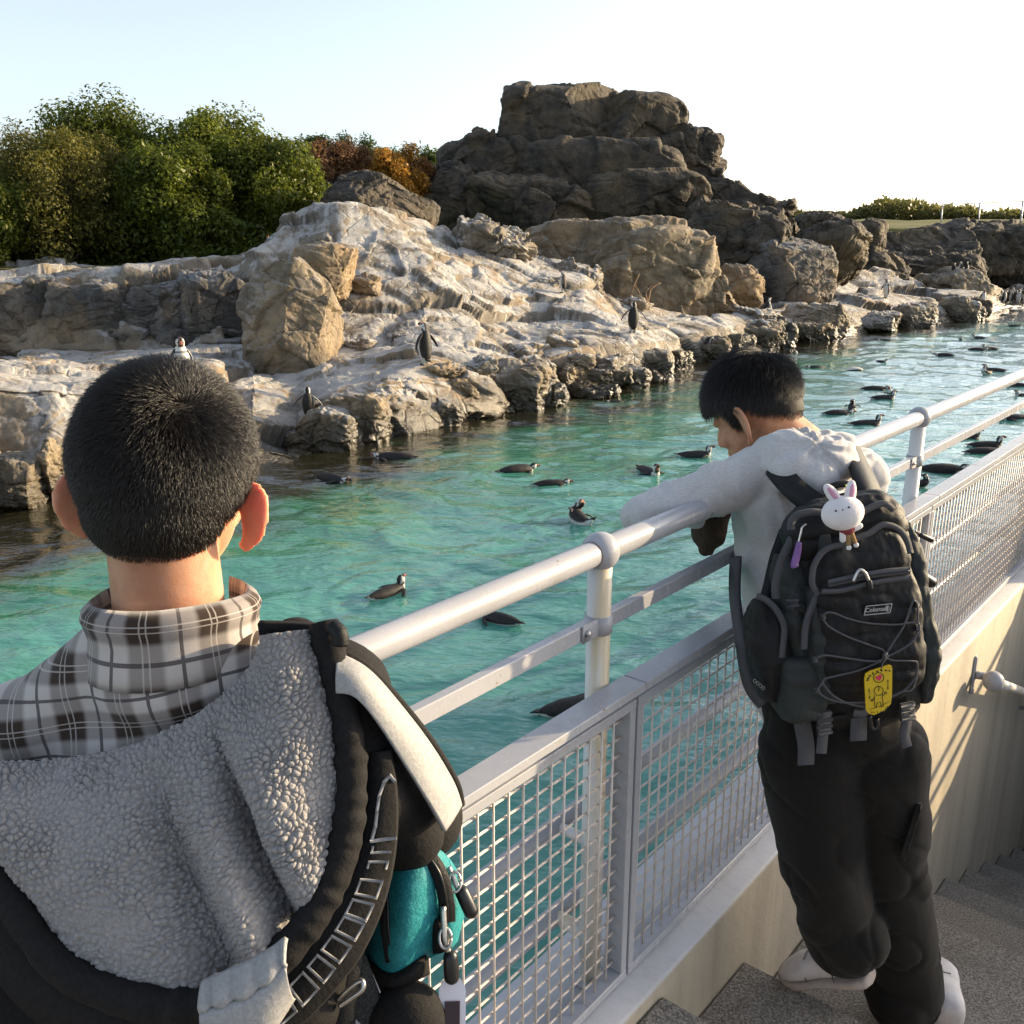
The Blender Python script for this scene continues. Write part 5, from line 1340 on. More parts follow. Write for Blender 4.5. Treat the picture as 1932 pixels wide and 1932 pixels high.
for P, L in (([(846, 1636, .94), (858, 1664, .935), (868, 1684, .935)], [(872, 1684, .935), (888, 1718, .935)]), ([(836, 1710, .916), (840, 1770, .912), (848, 1800, .912)], [(850, 1806, .912), (852, 1842, .912)])):
    z = part('zip_pull', *tube(spline([bp(*q) for q in P], 12), .0026, 8), M['steel'], bag)
    q = bp(*P[1]); part('zip_pull_ring', *tube(spline([q + rb * .005 * cos(a) + ub * .008 * sin(a) - vb * .002 for a in np.linspace(0, 2 * pi, 14)], 20), .0013, 6), M['steel'], z)
    part('pull_tip', *capsule(bp(*L[0]), bp(*L[1]), .0062, .0066, 12), M['black_plastic'], z)
part('mesh_pocket', *solid(*(lambda P: (P.reshape(-1, 3), gridF(14, 10)))(np.stack([spline([bp(652, 1905, .90), bp(668, 1840, .905), bp(690, 1800, .91)], 14) * (1 - q) + spline([bp(742, 1990, .90), bp(735, 1925, .90), bp(715, 1870, .91)], 14) * q for q in np.linspace(0, 1, 10)], 1)), .003), fabric('dark_mesh', (.012, .012, .012), (.10, .10, .095), .6, 900., .6, .1), bag)
V, F = ball(bp(770, 1945, .915), (.035, .03, .045), 20, 14); part('lower_pocket', V, F, M['black_cloth'], bag)
z = part('strap', *ribbon(spline([bp(700, 1640, .93), bp(668, 1760, .90), bp(648, 1860, .885), bp(640, 1960, .88)], 20), .024, .004, -vb, None, None, None), M['black_nylon'], bag)
part('strap_adjuster', *tube(spline([bp(*q) for q in [(636, 1888, .872), (662, 1862, .868), (682, 1850, .868), (684, 1866, .866), (660, 1884, .866), (640, 1898, .868)]], 24), .0022, 8), M['steel'], z)
t = thing('key_tag', bp(853, 1895, .915), 'white plastic tag with a dark brown window hanging from the teal bag', 'tag')
cc = bp(853, 1905, .912); a = radians(-4); rx = rb * cos(a) + ub * sin(a); ux = ub * cos(a) - rb * sin(a)
hw, hh = .0112, .0265
out = [(-hw, -hh), (hw, -hh), (hw, hh * .62), (hw * .45, hh * .95), (-hw * .45, hh * .95), (-hw, hh * .62)]
ol = []
for i in range(6):                                                     # rounded corners
    p0, p1, p2 = np.array(out[i - 1]), np.array(out[i]), np.array(out[(i + 1) % 6])
    for q in np.linspace(0, 1, 4): ol.append((1 - q) ** 2 * (p1 + (p0 - p1) * min(.3, .003 / np.linalg.norm(p0 - p1))) + 2 * q * (1 - q) * p1 + q * q * (p1 + (p2 - p1) * min(.3, .003 / np.linalg.norm(p2 - p1))))
def plate(ol, c, rx, ux, nrm, th):
    n = len(ol); V = np.array([c + rx * x + ux * y + nrm * s for s in (-th / 2, th / 2) for x, y in ol])
    return V, [tuple(range(n))[::-1], tuple(range(n, 2 * n))] + [(i, (i + 1) % n, n + (i + 1) % n, n + i) for i in range(n)]
part('tag_body', *plate(ol, cc, rx, ux, -vb, .005), M['white_plastic'], t, smooth=False)
part('window', *plate([(-.0062, -.020), (.0062, -.020), (.0062, .0065), (-.0062, .0065)], cc - vb * .0032, rx, ux, -vb, .002), M['brown_panel'], t, smooth=False)
part('link', *tube([cc + ux * (.0265 + .0045 + .0045 * sin(q)) + rx * .0028 * cos(q) for q in np.linspace(0, 2 * pi, 18)], .0009, 6), M['steel'], t)

# ---------------- the second boy, leaning over the rail ----------------
foot2 = W(2.28, .43, .247)
boy2 = thing('person', (foot2[0], foot2[1], .247), 'boy in light grey hoodie and black trousers leaning over the railing above the pool', 'person')
boy2['group'] = 'boys at the railing'; boy['group'] = 'boys at the railing'
f2 = norm([-.70, .52, -.50]); u2 = norm(ZV - f2 * f2[2]); u2 = norm(u2 + .06 * np.cross(f2, u2)); x2 = norm(np.cross(f2, u2)); u2 = np.cross(x2, f2)
H2 = Head(atd(1420, 752, 2.25), x2, f2, u2, 1.06)
mb = MB(); H2.add_skull(mb, .80, 1.22)
NB = atd(1512, 845, 2.24); P2 = atd
mb.add(*capsule(H2((0, -.022, -.075)), NB, .056, .060, 22))
sL, sR = P2(1448, 885, 2.13), P2(1618, 900, 2.32); eL = P2(1215, 972, 2.09); hL = P2(1345, 948, 2.33); eR = P2(1560, 905, 2.72); hR = P2(1420, 930, 2.62)
pv = P2(1578, 1372, 2.09); ch = P2(1505, 985, 2.2)
mb.add(*capsule(NB, sL, .05, .05)); mb.add(*capsule(NB, sR, .05, .05)); mb.add(*capsule(ch, P2(1550, 1250, 2.14), .105, .10, 22)); mb.add(*ball(pv, .115, 20, 14))
for a, e, h in ((sL, eL, hL), (sR, eR, hR)): mb.add(*capsule(a, e, .042, .036)); mb.add(*capsule(e, h, .034, .025))
hand(mb, hL, hL - eL, (0, .3, -1.), -1, .95); hand(mb, hR, hR - eR, (0, 0, -1.), 1, .95)
LG = [(P2(1528, 1420, 2.08), P2(1548, 1610, 2.14), P2(1588, 1770, 2.24)), (P2(1660, 1420, 2.07), P2(1674, 1640, 2.24), P2(1716, 1868, 2.43))]
TOE = [P2(1486, 1846, 2.36), foot2 + np.array([.035, .16, .02])]
for (a, b, c), tq in zip(LG, TOE): mb.add(*capsule(a, b, .085, .06)); mb.add(*capsule(b, c, .058, .04)); mb.add(*capsule(c, c * .45 + tq * .55 - ZV * .012, .034, .020))
V, F = voxel(mb, .0046, 5); part('body', V, F, M['skin'], boy2)
LINE2 = ([-.105, -.075, -.03, -.012, .012, .016, .028, .034, .06, .10], [-.084, -.084, -.040, -.008, -.002, -.062, -.060, .0, .008, .022])
H2.hair(boy2, LINE2, .034, 30000, .00034, (.1, -.62, .75), 9, lay=1.05, grow=.007, gravity=.35, lenf=lambda p: np.clip(.30 + (p[:, 2] + .06) / .09 * .8, .20, 1.15), fade=.014)

def crease(V, A, fr, s, amp): return -amp * (1 - np.minimum(1, np.abs(vnoise((V @ np.array(A)) * np.array(fr), s)) * 1.6)) ** 5
# hoodie
ax_ = norm(eL - sL)
hf = lambda V: .0085 * (1 - 2 * np.abs(vnoise(np.stack([((V - sL) @ ax_) * 24, V[:, 1] * 5, V[:, 2] * 6], 1), 71))) * np.clip(1.2 - np.abs(((V - sL) @ ax_) - .12) / .2, 0, 1) + .005 * fbm(V * 9, 3, 27) + .0065 * (1 - 2 * np.abs(vnoise(V * np.array([15, 15, 7]), 8))) + .0035 * vnoise((V @ np.array([[.8, .6, 0], [-.6, .8, 0], [0, 0, 1.]])) * np.array([40, 7, 12]), 6) * np.clip((1400 - 0) / 1400, 0, 1)
mb = MB()
mb.add(*capsule(sL, eL, .068, .049, 28)); mb.add(*capsule(eL, hL, .048, .042, 24)); mb.add(*capsule(sR, eR, .070, .056, 24)); mb.add(*capsule(eR, hR, .055, .046, 24))
mb.add(*capsule(P2(1500, 895, 2.22), sL, .064, .066)); mb.add(*capsule(P2(1500, 895, 2.22), sR, .066, .066))
mb.add(*capsule(P2(1492, 985, 2.2), P2(1516, 1180, 2.18), .135, .126, 30)); mb.add(*capsule(P2(1516, 1180, 2.18), P2(1552, 1300, 2.14), .128, .150, 30)); mb.add(*capsule(sL + [0, 0, -.04], P2(1490, 1050, 2.2), .075, .12, 24))
I3 = np.eye(3)
V, F = voxel(mb, .0056, 8, lambda V: hf(V) * .8 + crease(V, [[.8, .6, .2], [-.6, .8, 0], [0, -.2, 1.]], (13, 5, 8), 91, .006) + crease(V, [[.6, 0, -.6], [0, 1, 0], [.6, 0, .6]], (9, 9, 5), 92, .004)); hoodie = part('hoodie', V, F, M['hoodie'], boy2)
mb = MB()
for a, b, r0, r1 in [((1412, 872, 2.15), (1450, 854, 2.14), .026, .038), ((1450, 854, 2.14), (1520, 844, 2.12), .038, .046), ((1520, 844, 2.12), (1578, 850, 2.13), .046, .040), ((1480, 862, 2.08), (1560, 870, 2.07), .055, .062), ((1500, 890, 2.05), (1540, 908, 2.03), .050, .042), ((1560, 880, 2.08), (1575, 905, 2.08), .045, .03)]:
    mb.add(*capsule(P2(*a), P2(*b), r0, r1, 20))
mb.add(*ball(P2(1532, 928, 2.02), (.026, .02, .02), 14, 10))
rad_ = lambda V: np.arctan2(V[:, 2] - P2(1520, 805, 2.1)[2] + .02, V[:, 0] - P2(1520, 805, 2.1)[0])
V, F = voxel(mb, .0046, 7, lambda V: .010 * (.4 - 1.4 * np.abs(vnoise(np.stack([rad_(V) * 3.6, V[:, 1] * 3, V[:, 2] * 5], 1), 13))) * np.clip((V[:, 2] - P2(1520, 905, 2.1)[2]) / .10, 0, 1) + .002 * np.sin(V[:, 0] * 170 + 4 * vnoise(V * 12, 3)) * np.clip((V[:, 2] - P2(1520, 832, 2.1)[2]) / .03, 0, 1) + .0035 * fbm(V * 11, 3, 33) + .008 * (1 - 2 * np.abs(vnoise(V * np.array([10, 10, 13]), 34))))
part('hood', V, F, M['hoodie'], boy2)
# trousers
pf = lambda V: .007 * fbm(V * np.array([7, 7, 4]), 3, 41) + .012 * (1 - 2 * np.abs(vnoise((V @ np.array([[1, 0, .6], [0, 1, 0], [-.6, 0, 1]])) * np.array([6, 6, 8]), 44))) + .0045 * vnoise((V @ np.array([[1, 0, -.5], [0, 1, 0], [.5, 0, 1]])) * np.array([16, 16, 7]), 45)
mb = MB(); mb.add(*ball(pv, (.148, .12, .12), 26, 16)); mb.add(*capsule(P2(1545, 1330, 2.1), P2(1598, 1340, 2.07), .125, .13, 24))
(a, b, c), (d_, e_, g_) = LG
mb.add(*capsule(a, b, .118, .098, 26)); mb.add(*capsule(b, c, .096, .086, 26)); mb.add(*capsule(P2(1566, 1730, 2.2), P2(1608, 1766, 2.2), .080, .082, 24)); mb.add(*capsule(P2(1552, 1745, 2.22), P2(1580, 1778, 2.24), .060, .062, 24))
mb.add(*capsule(d_, e_, .104, .094, 26)); mb.add(*capsule(e_, g_, .092, .084, 26)); mb.add(*capsule(P2(1708, 1640, 2.2), P2(1722, 1668, 2.22), .062, .05, 20)); mb.add(*capsule(P2(1690, 1880, 2.40), P2(1724, 1885, 2.44), .078, .07, 20))
V, F = voxel(mb, .0058, 6, lambda V: pf(V) * .35 + crease(V, [[1, 0, .45], [0, 1, 0], [-.45, 0, 1]], (5, 5, 11), 93, .0048) + crease(V, [[1, 0, -.8], [0, 1, 0], [.8, 0, 1]], (8, 8, 6), 94, .005)); tr = part('trousers', V, F, M['pants'], boy2)
for (x, y, d, w, h, rx_) in [(1722, 1560, 2.05, .006, .070, .3)]:
    c = P2(x, y, d); part('cargo_pocket', *bbox(c, norm([.5, .8, 0]) * .035, norm([.8, -.5, 0]) * w, norm([.15, 0, 1.]) * h, .010), M['pants'], tr)
# shoes
for i, (hl, tq, uv_, L) in enumerate([(P2(1646, 1850, 2.22), TOE[0], np.array([-.30, .15, 1.]), .225), (foot2 + np.array([-.035, -.085, .004]), foot2 + np.array([.045, .17, .004]), ZV, .285)]):
    up, so_ = shoe_geo(hl, tq, uv_, L, .056, .098)
    o = part('shoe', *up, M['white_leather'], boy2, label=None) if False else part('shoe', *up, M['white_leather'], boy2)
    part('sole', *so_, M['rubber'], o)
    f = norm(tq - hl); u = norm(uv_ - f * (uv_ @ f)); s_ = np.cross(f, u)
    for q in (.40, .47, .54, .61): part('lace', *tube(spline([hl + f * L * q + s_ * x_ + u * (.020 + .078 * (1.04 - q * .62)) * 1.0 for x_ in (-.024, 0, .024)], 8), .0026, 6), M['silver_cloth'], o)
    if i == 0:
        part('heel_tab', *capsule(hl + u * .112 - f * .004, hl + u * .142 - f * .022, .010, .010, 12), M['white_leather'], o)
        part('heel_pad', *ball(hl + f * .045 - u * .0035, np.array((.016, .028, .004)), 16, 8, np.stack([s_, f, u], 1)), M['black_plastic'], o)
    for q in (.30, .62): part('seam', *tube(spline([hl + f * L * q + s_ * .050 * np.cos(a_) + u * (.022 + .075 * (1.05 - q * .62) * np.sin(a_)) for a_ in np.linspace(.1, pi - .1, 12)], 16), .0018, 6), M['grey_trim'], o)
# dark brown cloth held under the rail
mb = MB()
for p, q, r0, r1 in [((1335, 962, 2.36), (1338, 1012, 2.36), .044, .038), ((1338, 1012, 2.36), (1334, 1036, 2.36), .034, .02), ((1356, 962, 2.37), (1346, 1015, 2.36), .03, .026)]: mb.add(*capsule(P2(*p), P2(*q), r0, r1, 18))
V, F = voxel(mb, .006, 4, lambda V: .006 * fbm(V * 22, 3, 51))
M['brown_cloth'] = fabric('brown_cloth', (.035, .022, .016), (.06, .04, .028))
single('bundled_cloth', V, F, M['brown_cloth'], 'dark brown bundled cloth hanging below the top rail under the leaning boy’s arm', 'cloth')
# ---------------- the backpack ----------------
BU = norm(ZV + .20 * NV); BN = norm(np.array([.14, -.985, .0])); BN = norm(BN - BU * (BN @ BU)); BR = np.cross(BU, BN)
BC = atd(1600, 1140, 1.93)
def pk(x, y, off=0.): return onplane(x, y, BC + BN * off, BN)
def q3(pts, off): return [pk(1453.5 + a * .1736, 894.5 + b * .1736, off) for a, b in pts]
def q4(pts, off): return [pk(1397.6 + a * .2026, 1062 + b * .2026, off) for a, b in pts]
pack = thing('backpack', BC - BU * .25, 'large black and grey backpack with crossed elastic cords worn by the leaning boy', 'backpack')
def puff(c, hx, hy, hz, p=4., taper=.0, sub=5, lean=0., wr=.0, seed=1, bot=0.):
    D, F = ICO[sub]
    r = 1 / ((np.abs(D) ** p).sum(1)) ** (1 / p); L = D * r[:, None]
    sx = 1 - taper * np.clip(L[:, 2], 0, 1) ** 1.5 - bot * np.clip(-L[:, 2], 0, 1) ** 2
    V = c + np.outer(L[:, 0] * hx * sx, BR) + np.outer(L[:, 1] * hy * sx - lean * L[:, 2], BN) + np.outer(L[:, 2] * hz, BU)
    if wr: V = V + vnormals(V, F) * (wr * (fbm(V * np.array([16, 16, 10]), 4, seed) + .6 * (1 - 2 * np.abs(vnoise(V * np.array([14, 14, 38]), seed + 3)))))[:, None]
    return V, F
def ctr(px, py, off): return pk(px, py, off)
part('main_compartment', *puff(ctr(1602, 1150, -.05), .146, .085, .250, 4.0, .26, 6, wr=.007, seed=61), M['black_nylon'], pack)
part('side_panel', *puff(ctr(1497, 1190, -.04), .036, .080, .168, 4., .35, 5, wr=.006, seed=62), M['grey_nylon'], pack)
part('side_panel', *puff(ctr(1712, 1155, -.04), .028, .085, .200, 3.6, .30, 5, wr=.006, seed=63), M['grey_nylon'], pack)
part('top_panel', *puff(ctr(1590, 990, .005), .128, .050, .062, 3.4, .3, 5, wr=.006, seed=64), M['black_nylon'], pack)
fp = part('front_pocket', *puff(ctr(1628, 1160, .030), .110, .050, .180, 4.5, .16, 6, wr=.006, seed=65, bot=.06), M['black_nylon'], pack)
part('pocket_side', *puff(ctr(1545, 1215, .026), .026, .042, .125, 4., .1, 5, wr=.004, seed=66), M['grey_nylon'], fp)
part('pocket_side', *puff(ctr(1553, 1075, .026), .017, .040, .085, 4., .1, 5, wr=.003, seed=67), M['grey_nylon'], fp)
part('lower_panel', *puff(ctr(1500, 1290, .0), .045, .062, .072, 5., .05, 5, wr=.005, seed=69), M['grey_nylon'], pack)
sp_ = part('side_pocket', *puff(ctr(1447, 1225, -.025), .038, .058, .108, 3.2, .28, 5, wr=.004, seed=68), M['black_nylon'], pack)
def band(name, pts, w, mat, parent=pack, th=.005, n=40): return part(name, *ribbon(spline(pts, n), w, th, BN, None, None, None), M[mat], parent)
band('trim', q3([(520, 1310), (455, 1190), (470, 1010), (545, 870), (640, 800), (760, 772), (850, 740), (960, 690), (1080, 640), (1200, 560), (1300, 555), (1400, 600), (1480, 700), (1525, 860)], .075), .0115, 'grey_trim', fp)
band('trim', q3([(515, 1300), (440, 1470), (385, 1650), (365, 1900)], .06), .013, 'grey_trim', fp)
band('zip', q3([(225, 600), (235, 510), (290, 450), (370, 425), (480, 412), (600, 425)], .055), .014, 'grey_trim', pack)
band('zip', q3([(990, 420), (1080, 370), (1180, 330), (1260, 325), (1340, 390)], .055), .013, 'grey_trim', pack)
z = band('zip', q3([(630, 1190), (760, 1160), (900, 1130), (1080, 1095), (1300, 1065), (1515, 1050)], .083), .015, 'grey_trim', fp)
band('zip_flap', q3([(560, 1275), (740, 1270), (900, 1235), (1060, 1190), (1300, 1150), (1520, 1128)], .084), .010, 'grey_trim', fp)
part('zip_teeth', *tube(spline(q3([(650, 1195), (900, 1140), (1200, 1085), (1510, 1052)], .087), 30), .0012, 6), M['black_plastic'], z)
z = part('zip_pull', *tube(spline(q3([(900, 1165), (950, 1060), (985, 1040), (1030, 1075), (1070, 1160)], .095), 24), .0034, 8), M['steel'], fp)
part('pull_tip', *capsule(*q3([(1075, 1175), (1085, 1240)], .095), .006, .006, 10), M['black_plastic'], z)
band('strap', q3([(240, 690), (190, 790), (130, 920), (80, 1090), (55, 1240), (62, 1350)], .03), .016, 'grey_trim', pack)
band('zip', q4([(150, 310), (230, 340), (310, 410), (370, 500), (405, 600), (400, 720), (380, 880)], .035), .0125, 'grey_trim', sp_)
band('trim', q4([(110, 1085), (150, 1110), (225, 1165)], .03), .012, 'black_nylon', sp_)
for i in range(4):
    c = q4([(130 + i * 26, 1100 + i * 22)], .034)[0]
    part('print', *tube([c + BR * .0028 * cos(a) + BU * .0036 * sin(a) for a in np.linspace(0, 2 * pi, 12)], .0006, 5), M['silver_cloth'], sp_)
# cords
def cord(pts, off=.088): return part('cord', *tube(spline(q4(pts, off), 60), .0021, 8), M['grey_trim'], fp)
cord([(765, 500), (800, 465), (870, 468), (1000, 520), (1200, 563), (1450, 575), (1640, 555), (1662, 640), (1650, 690)])
cord([(765, 520), (830, 600), (1000, 690), (1200, 765), (1320, 810), (1345, 860)])
cord([(1345, 860), (1420, 740), (1520, 580), (1595, 375), (1620, 355), (1645, 400), (1650, 560)])
cord([(690, 905), (735, 870), (820, 863), (1000, 890), (1200, 915), (1300, 908), (1345, 880), (1480, 815), (1600, 730), (1650, 640)], .090)
cord([(1345, 880), (1420, 908), (1600, 915), (1642, 940), (1630, 1060), (1530, 1180), (1410, 1245)])
cord([(1310, 912), (1100, 1000), (900, 1050), (785, 1080), (760, 1120), (712, 1180)])
cord([(760, 1120), (850, 1230), (1000, 1310), (1160, 1345)])
cord([(705, 1190), (800, 1260), (950, 1300), (1160, 1300)])
cord([(1400, 1250), (1500, 1200), (1590, 1180), (1640, 1060)])
for q in ((765, 500), (690, 900), (712, 1190), (1640, 380), (1645, 600)):
    part('cord_loop', *bbox(q4([q], .080)[0], BR * .005, BN * .004, BU * .006, .0012), M['grey_trim'], fp)
part('cord_knot', *ball(q4([(1345, 870)], .091)[0], (.006, .006, .009), 12, 8), M['grey_trim'], fp)
# buckles and hanging webbing
def buckle(x, y, off, s=1.):
    c = q4([(x, y)], off)[0]; m = MB(); m.add(*bbox(c, BR * .012 * s, BN * .0035, BU * .010 * s, .002))
    for d in (-.5, .5): m.add(*bbox(c + BU * d * .011 * s + BN * .004, BR * .0125 * s, BN * .002, BU * .003 * s, .001))
    return m
buckle(480, 375, .045, 1.).build('buckle', M['grey_trim'], pack); band('buckle_strap', q4([(470, 380), (540, 400), (610, 440)], .04), .016, 'grey_nylon', pack)
w = band('webbing', q4([(545, 1330), (575, 1500), (610, 1700), (608, 1880)], .02), .036, 'grey_trim', pack, .0035)
band('webbing', q4([(775, 1395), (770, 1500), (765, 1620), (750, 1775)], .045), .0225, 'grey_trim', pack, .003)
for y in (1430, 1490, 1550): buckle(775, y, .05, 1.25).build('buckle', M['grey_trim'], pack)
band('webbing', q4([(1100, 1440), (1099, 1540), (1096, 1655)], .03), .037, 'grey_trim', pack, .0035)
band('webbing', q4([(850, 1450), (1000, 1420), (1180, 1390), (1330, 1330)], .03), .012, 'black_nylon', pack, .004)
part('clip', *tube(spline(q4([(1200, 1420), (1215, 1520), (1240, 1545), (1275, 1520), (1265, 1450)], .045), 18), .0045, 8), M['black_plastic'], pack)
for y in (1355, 1415): buckle(1550, y, .05, 1.3).build('buckle', M['grey_trim'], pack)
band('webbing', q4([(1535, 1300), (1545, 1480), (1525, 1600), (1550, 1715)], .04), .0225, 'grey_trim', pack, .003)
band('webbing', q4([(1050, 1400), (1120, 1405), (1180, 1385)], .05), .016, 'grey_trim', pack, .003)
# shoulder straps
P = [P2(1602, 836, 2.18), P2(1618, 872, 2.06), P2(1634, 910, 1.97), P2(1640, 945, 1.93), P2(1625, 985, 1.95)]
part('shoulder_strap', *ribbon(spline(P, 30), .060, .014, norm([.25, -.8, .5]), None, None, None), M['black_nylon'], pack)
P = [P2(1462, 880, 2.06), P2(1492, 915, 1.99), P2(1522, 940, 1.96), P2(1560, 965, 1.94)]
part('shoulder_strap', *ribbon(spline(P, 24), .050, .014, norm([-.1, -.9, .35]), None, None, None), M['black_nylon'], pack)
part('shoulder_strap', *ribbon(spline([P2(1388, 1050, 2.12), P2(1386, 1120, 2.10), P2(1396, 1200, 2.06), P2(1412, 1290, 2.02), P2(1440, 1330, 2.0)], 30), .030, .008, norm([-.8, -.6, 0]), None, None, None), M['grey_trim'], pack)
part('load_strap', *ribbon(spline([P2(1480, 1000, 2.0), P2(1462, 1050, 1.99), P2(1448, 1110, 1.97), P2(1436, 1150, 1.95)], 20), .022, .005, norm([-.5, -.85, 0]), None, None, None), M['black_nylon'], pack)
part('grab_handle', *tube(spline([P2(1560, 940, 1.95), P2(1568, 920, 1.95), P2(1592, 913, 1.95), P2(1614, 922, 1.95), P2(1620, 945, 1.95)], 24), .0085, 10, flat=.6), M['black_nylon'], pack)
# right-hand edge bits
part('side_mesh', *puff(ctr(1720, 1225, -.02), .016, .050, .066, 3., .2, 4), M['black_cloth'], pack)
part('side_buckle', *capsule(P2(1738, 1086, 1.94), P2(1756, 1098, 1.95), .011, .012, 12), M['black_plastic'], pack)
part('pull_cord', *tube(spline([P2(1712, 998, 1.95), P2(1726, 1003, 1.94), P2(1740, 1012, 1.94)], 10), .0022, 6), M['black_plastic'], pack)
part('cord_lock', *capsule(P2(1738, 1010, 1.94), P2(1756, 1018, 1.95), .0055, .0065, 10), M['black_plastic'], pack)
part('side_clip', *bbox(pk(1729, 1040, .01), BR * .008, BN * .005, BU * .010, .002), M['black_plastic'], pack)
# purple zip charm
z = part('zip_cord', *tube(spline(q3([(385, 545), (345, 580), (330, 640), (305, 740)], .075), 16), .0020, 6), M['steel'], pack)
part('zip_charm', *tube(spline(q3([(312, 740), (300, 820), (282, 900), (262, 980), (270, 1015)], .075), 18), np.interp(np.linspace(0, 1, 18), [0, .3, .7, .9, 1], [.005, .0068, .0075, .008, .003]), 10), plain('purple_rubber', (.16, .065, .24), .45, .4, (.22, .11, .30), 60.), z)
# stitched name plate
def text_geo(body, size, c, rx, ux, nrm, depth=.0004, shear=0.):
    cu = bpy.data.curves.new('txt', 'FONT'); cu.body = body; cu.size = size; cu.extrude = depth; cu.align_x = 'CENTER'; cu.align_y = 'CENTER'; cu.shear = shear; cu.resolution_u = 3
    o = bpy.data.objects.new('txt', cu); COL.objects.link(o); dg = bpy.context.evaluated_depsgraph_get(); dg.update()
    me = bpy.data.meshes.new_from_object(o.evaluated_get(dg)); V = np.array([v.co[:] for v in me.vertices]); F = [tuple(p.vertices) for p in me.polygons]
    bpy.data.objects.remove(o); bpy.data.curves.remove(cu); bpy.data.meshes.remove(me)
    return c + V[:, :1] * rx + V[:, 1:2] * ux + V[:, 2:3] * nrm, F
L = q4([(1145, 485), (1385, 462), (1405, 378), (1165, 402)], .083)
lx = norm(L[1] - L[0]); lu = norm(np.cross(BN, lx)); lc = (L[0] + L[2]) / 2; lw = np.linalg.norm(L[1] - L[0])
pt_ = part('name_plate', *(lambda A: plate([((p - lc) @ lx, (p - lc) @ lu) for p in A], lc, lx, lu, BN, .002))(L), M['black_nylon'], fp, smooth=False)
M['thread'] = plain('silver_thread', (.50, .50, .48), .5, .4)
mb = MB()
for a, b in zip(L, L[1:] + L[:1]): mb.add(*tube([a + BN * .0016, b + BN * .0016], .0008, 6))
v_, f_ = text_geo('Coleman', lw * .235, lc - lx * lw * .085 + BN * .0014, lx, lu, BN, shear=.18); mb.add(v_, f_)
e = lc + lx * lw * .36 + BN * .0016
mb.add(*tube([e + lx * .0042 * cos(a) + lu * .0058 * sin(a) for a in np.linspace(0, 2 * pi, 20)], .0006, 5)); mb.add(*tube([e - lu * .004, e + lu * .004], .0014, 6)); mb.add(*tube([e - lx * .002 + lu * .003, e + lx * .002 + lu * .003], .0009, 6))
mb.build('lettering', M['thread'], pt_, smooth=False)

# ---------------- yellow tag ----------------
T4 = q4([(1150, 1080), (1160, 1030), (1200, 1005), (1370, 950), (1400, 955), (1408, 980), (1405, 1240), (1395, 1310), (1340, 1370), (1240, 1415), (1195, 1405), (1165, 1370)], .102)
tcx = sum(T4) / len(T4); ta = radians(12); tx = BR * cos(ta) + BU * sin(ta); tu = BU * cos(ta) - BR * sin(ta)
yt = thing('yellow_tag', tcx, 'yellow rounded card with a pink heart hanging from the backpack cords', 'tag')
M['yellow'] = plain('yellow_card', (.62, .42, .012), .35, .5, (.58, .38, .01), 20.); M['ink'] = plain('black_ink', (.02, .018, .015), .5, .3); M['pink'] = plain('pink_ink', (.62, .03, .10), .4, .4)
part('card', *plate([((p - tcx) @ tx, (p - tcx) @ tu) for p in T4], tcx, tx, tu, BN, .0025), M['yellow'], yt, smooth=False)
tpt = lambda x, y, o=.0018: q4([(x, y)], .102 + o)[0]
mb = MB()
def stroke(pts, w=.0007): mb.add(*tube([tpt(*p) for p in pts], w, 5))
stroke([(1285 + 48 * cos(a), 1068 - 46 * sin(a)) for a in np.linspace(0, 2 * pi, 22)]); stroke([(1283, 1195), (1290, 1165), (1278, 1140)])
stroke([(1285 + 42 * cos(a), 1192 - 42 * sin(a)) for a in np.linspace(0, 2 * pi, 20)])
stroke([(1245, 1232), (1248, 1330), (1262, 1350), (1272, 1300), (1300, 1296), (1310, 1345), (1328, 1335), (1318, 1225)])
stroke([(1320, 1240), (1345, 1215)]); stroke([(1350 + 11 * cos(a), 1210 - 11 * sin(a)) for a in np.linspace(0, 2 * pi, 12)]); stroke([(1247, 1250), (1225, 1285)]); stroke([(1222 + 9 * cos(a), 1280 - 9 * sin(a)) for a in np.linspace(0, 2 * pi, 12)])
stroke([(1200, 1365), (1300, 1335), (1395, 1285)], .0005)
r_ = np.random.default_rng(4)
def glyphs(path, n, s):                                                # small illegible pen marks, as blurred in the photo
    P = spline([np.array([*p, 0.]) for p in path], n)
    for p in P:
        for _ in range(3):
            a = r_.uniform(0, pi); d = np.array([cos(a), sin(a)]) * s * r_.uniform(.6, 1.); o = r_.uniform(-.4, .4, 2) * s
            stroke([(p[0] + o[0] - d[0], p[1] + o[1] - d[1]), (p[0] + o[0] + d[0], p[1] + o[1] + d[1])], .0008)
glyphs([(1178, 1095), (1200, 1055), (1250, 1020), (1320, 1000), (1388, 1005)], 8, 11); glyphs([(1370, 1095), (1370, 1170)], 5, 6); glyphs([(1195, 1180), (1200, 1260)], 5, 6); glyphs([(1215, 1390), (1320, 1385), (1370, 1340)], 8, 5)
mb.build('print', M['ink'], yt)
hp = [(16 * np.sin(t) ** 3, 13 * np.cos(t) - 5 * np.cos(2 * t) - 2 * np.cos(3 * t) - np.cos(4 * t)) for t in np.linspace(0, 2 * pi, 28, endpoint=False)]
hc = tpt(1287, 1070, .002); part('heart', *plate([(x * .00042, y * .00042) for x, y in hp], hc, tx, tu, BN, .001), M['pink'], yt, smooth=False)
part('loop', *tube(spline([tpt(1310, 985), tpt(1320, 940), tpt(1350, 890), tpt(1342, 850)], 12), .0012, 6), M['grey_trim'], yt)

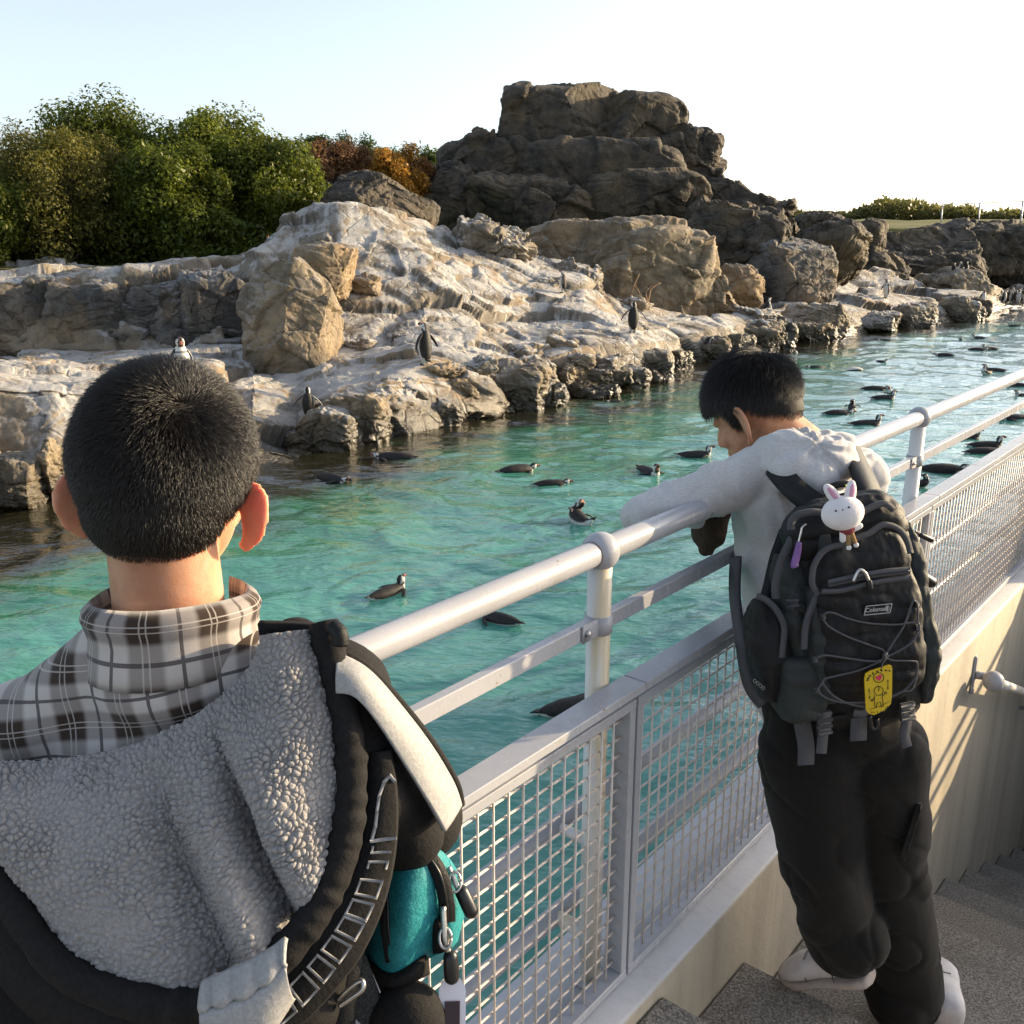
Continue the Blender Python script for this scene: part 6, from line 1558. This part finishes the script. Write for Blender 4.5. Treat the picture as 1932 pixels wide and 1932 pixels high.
# ---------------- plush charm ----------------
pc = pk(1590, 968, .10)
pl_ = thing('plush_charm', pc - BU * .05, 'small white plush toy with long pink lined ears hanging on the backpack top', 'plush toy')
M['plush'] = plain('white_plush', (.72, .69, .70), .9, .2, (.66, .63, .64), 40., .2, 200., sheen=.4); M['plush_pink'] = plain('pink_felt', (.62, .32, .44), .9, .2); M['plush_red'] = plain('maroon_felt', (.22, .045, .055), .9, .2); M['plush_tan'] = plain('tan_felt', (.30, .19, .085), .9, .2)
MX = np.stack([BR, BN, BU], 1)
part('head', *ball(pc, (.0415, .028, .033), 28, 18, MX), M['plush'], pl_)
for (x0, y0, x1, y1) in ((1580, 945, 1562, 922), (1603, 942, 1606, 920)):
    a, b = pk(x0, y0, .10), pk(x1, y1, .10); d = norm(b - a); s = np.cross(d, BN)
    c = (a + b) / 2; e_ = part('ear', *ball(c, (.0115, .0065, .026), 18, 12, np.stack([s, BN, d], 1)), M['plush'], pl_)
    part('ear_lining', *ball(c + BN * .0045 + d * .002, (.0058, .003, .017), 14, 10, np.stack([s, BN, d], 1)), M['plush_pink'], e_)
ha = pl_.children[0]
for x, y in ((1577, 964), (1602, 957)): part('eye', *ball(pk(x, y, .1265), .0021, 10, 8), M['ink'], ha)
part('nose', *ball(pk(1590, 962, .130), .0016, 8, 6), M['ink'], ha)
part('top', *ball(pk(1598, 999, .095), (.0155, .011, .0115), 16, 10, MX), M['plush_red'], pl_)
part('legs', *(lambda m: m.arr())(MB().add(*capsule(pk(1599, 1006, .095), pk(1601, 1030, .095), .0062, .0042, 10)).add(*capsule(pk(1605, 1006, .095), pk(1614, 1026, .095), .0062, .0042, 10))), M['plush_tan'], pl_)
for a, b in (((1590, 1000), (1590, 1018)), ((1610, 998), (1622, 992))): part('arm', *capsule(pk(*a, .095), pk(*b, .095), .006, .006, 10), M['plush'], pl_)
for a in ((1601.5, 1033), (1615, 1028)): part('foot', *ball(pk(*a, .096), .0052, 10, 8), M['plush'], pl_)
part('loop', *tube(spline([pk(1594, 942, .10), pk(1597, 928, .10), pk(1596, 915, .08)], 8), .0014, 6), plain('yellow_cord', (.5, .5, .03), .5), pl_)
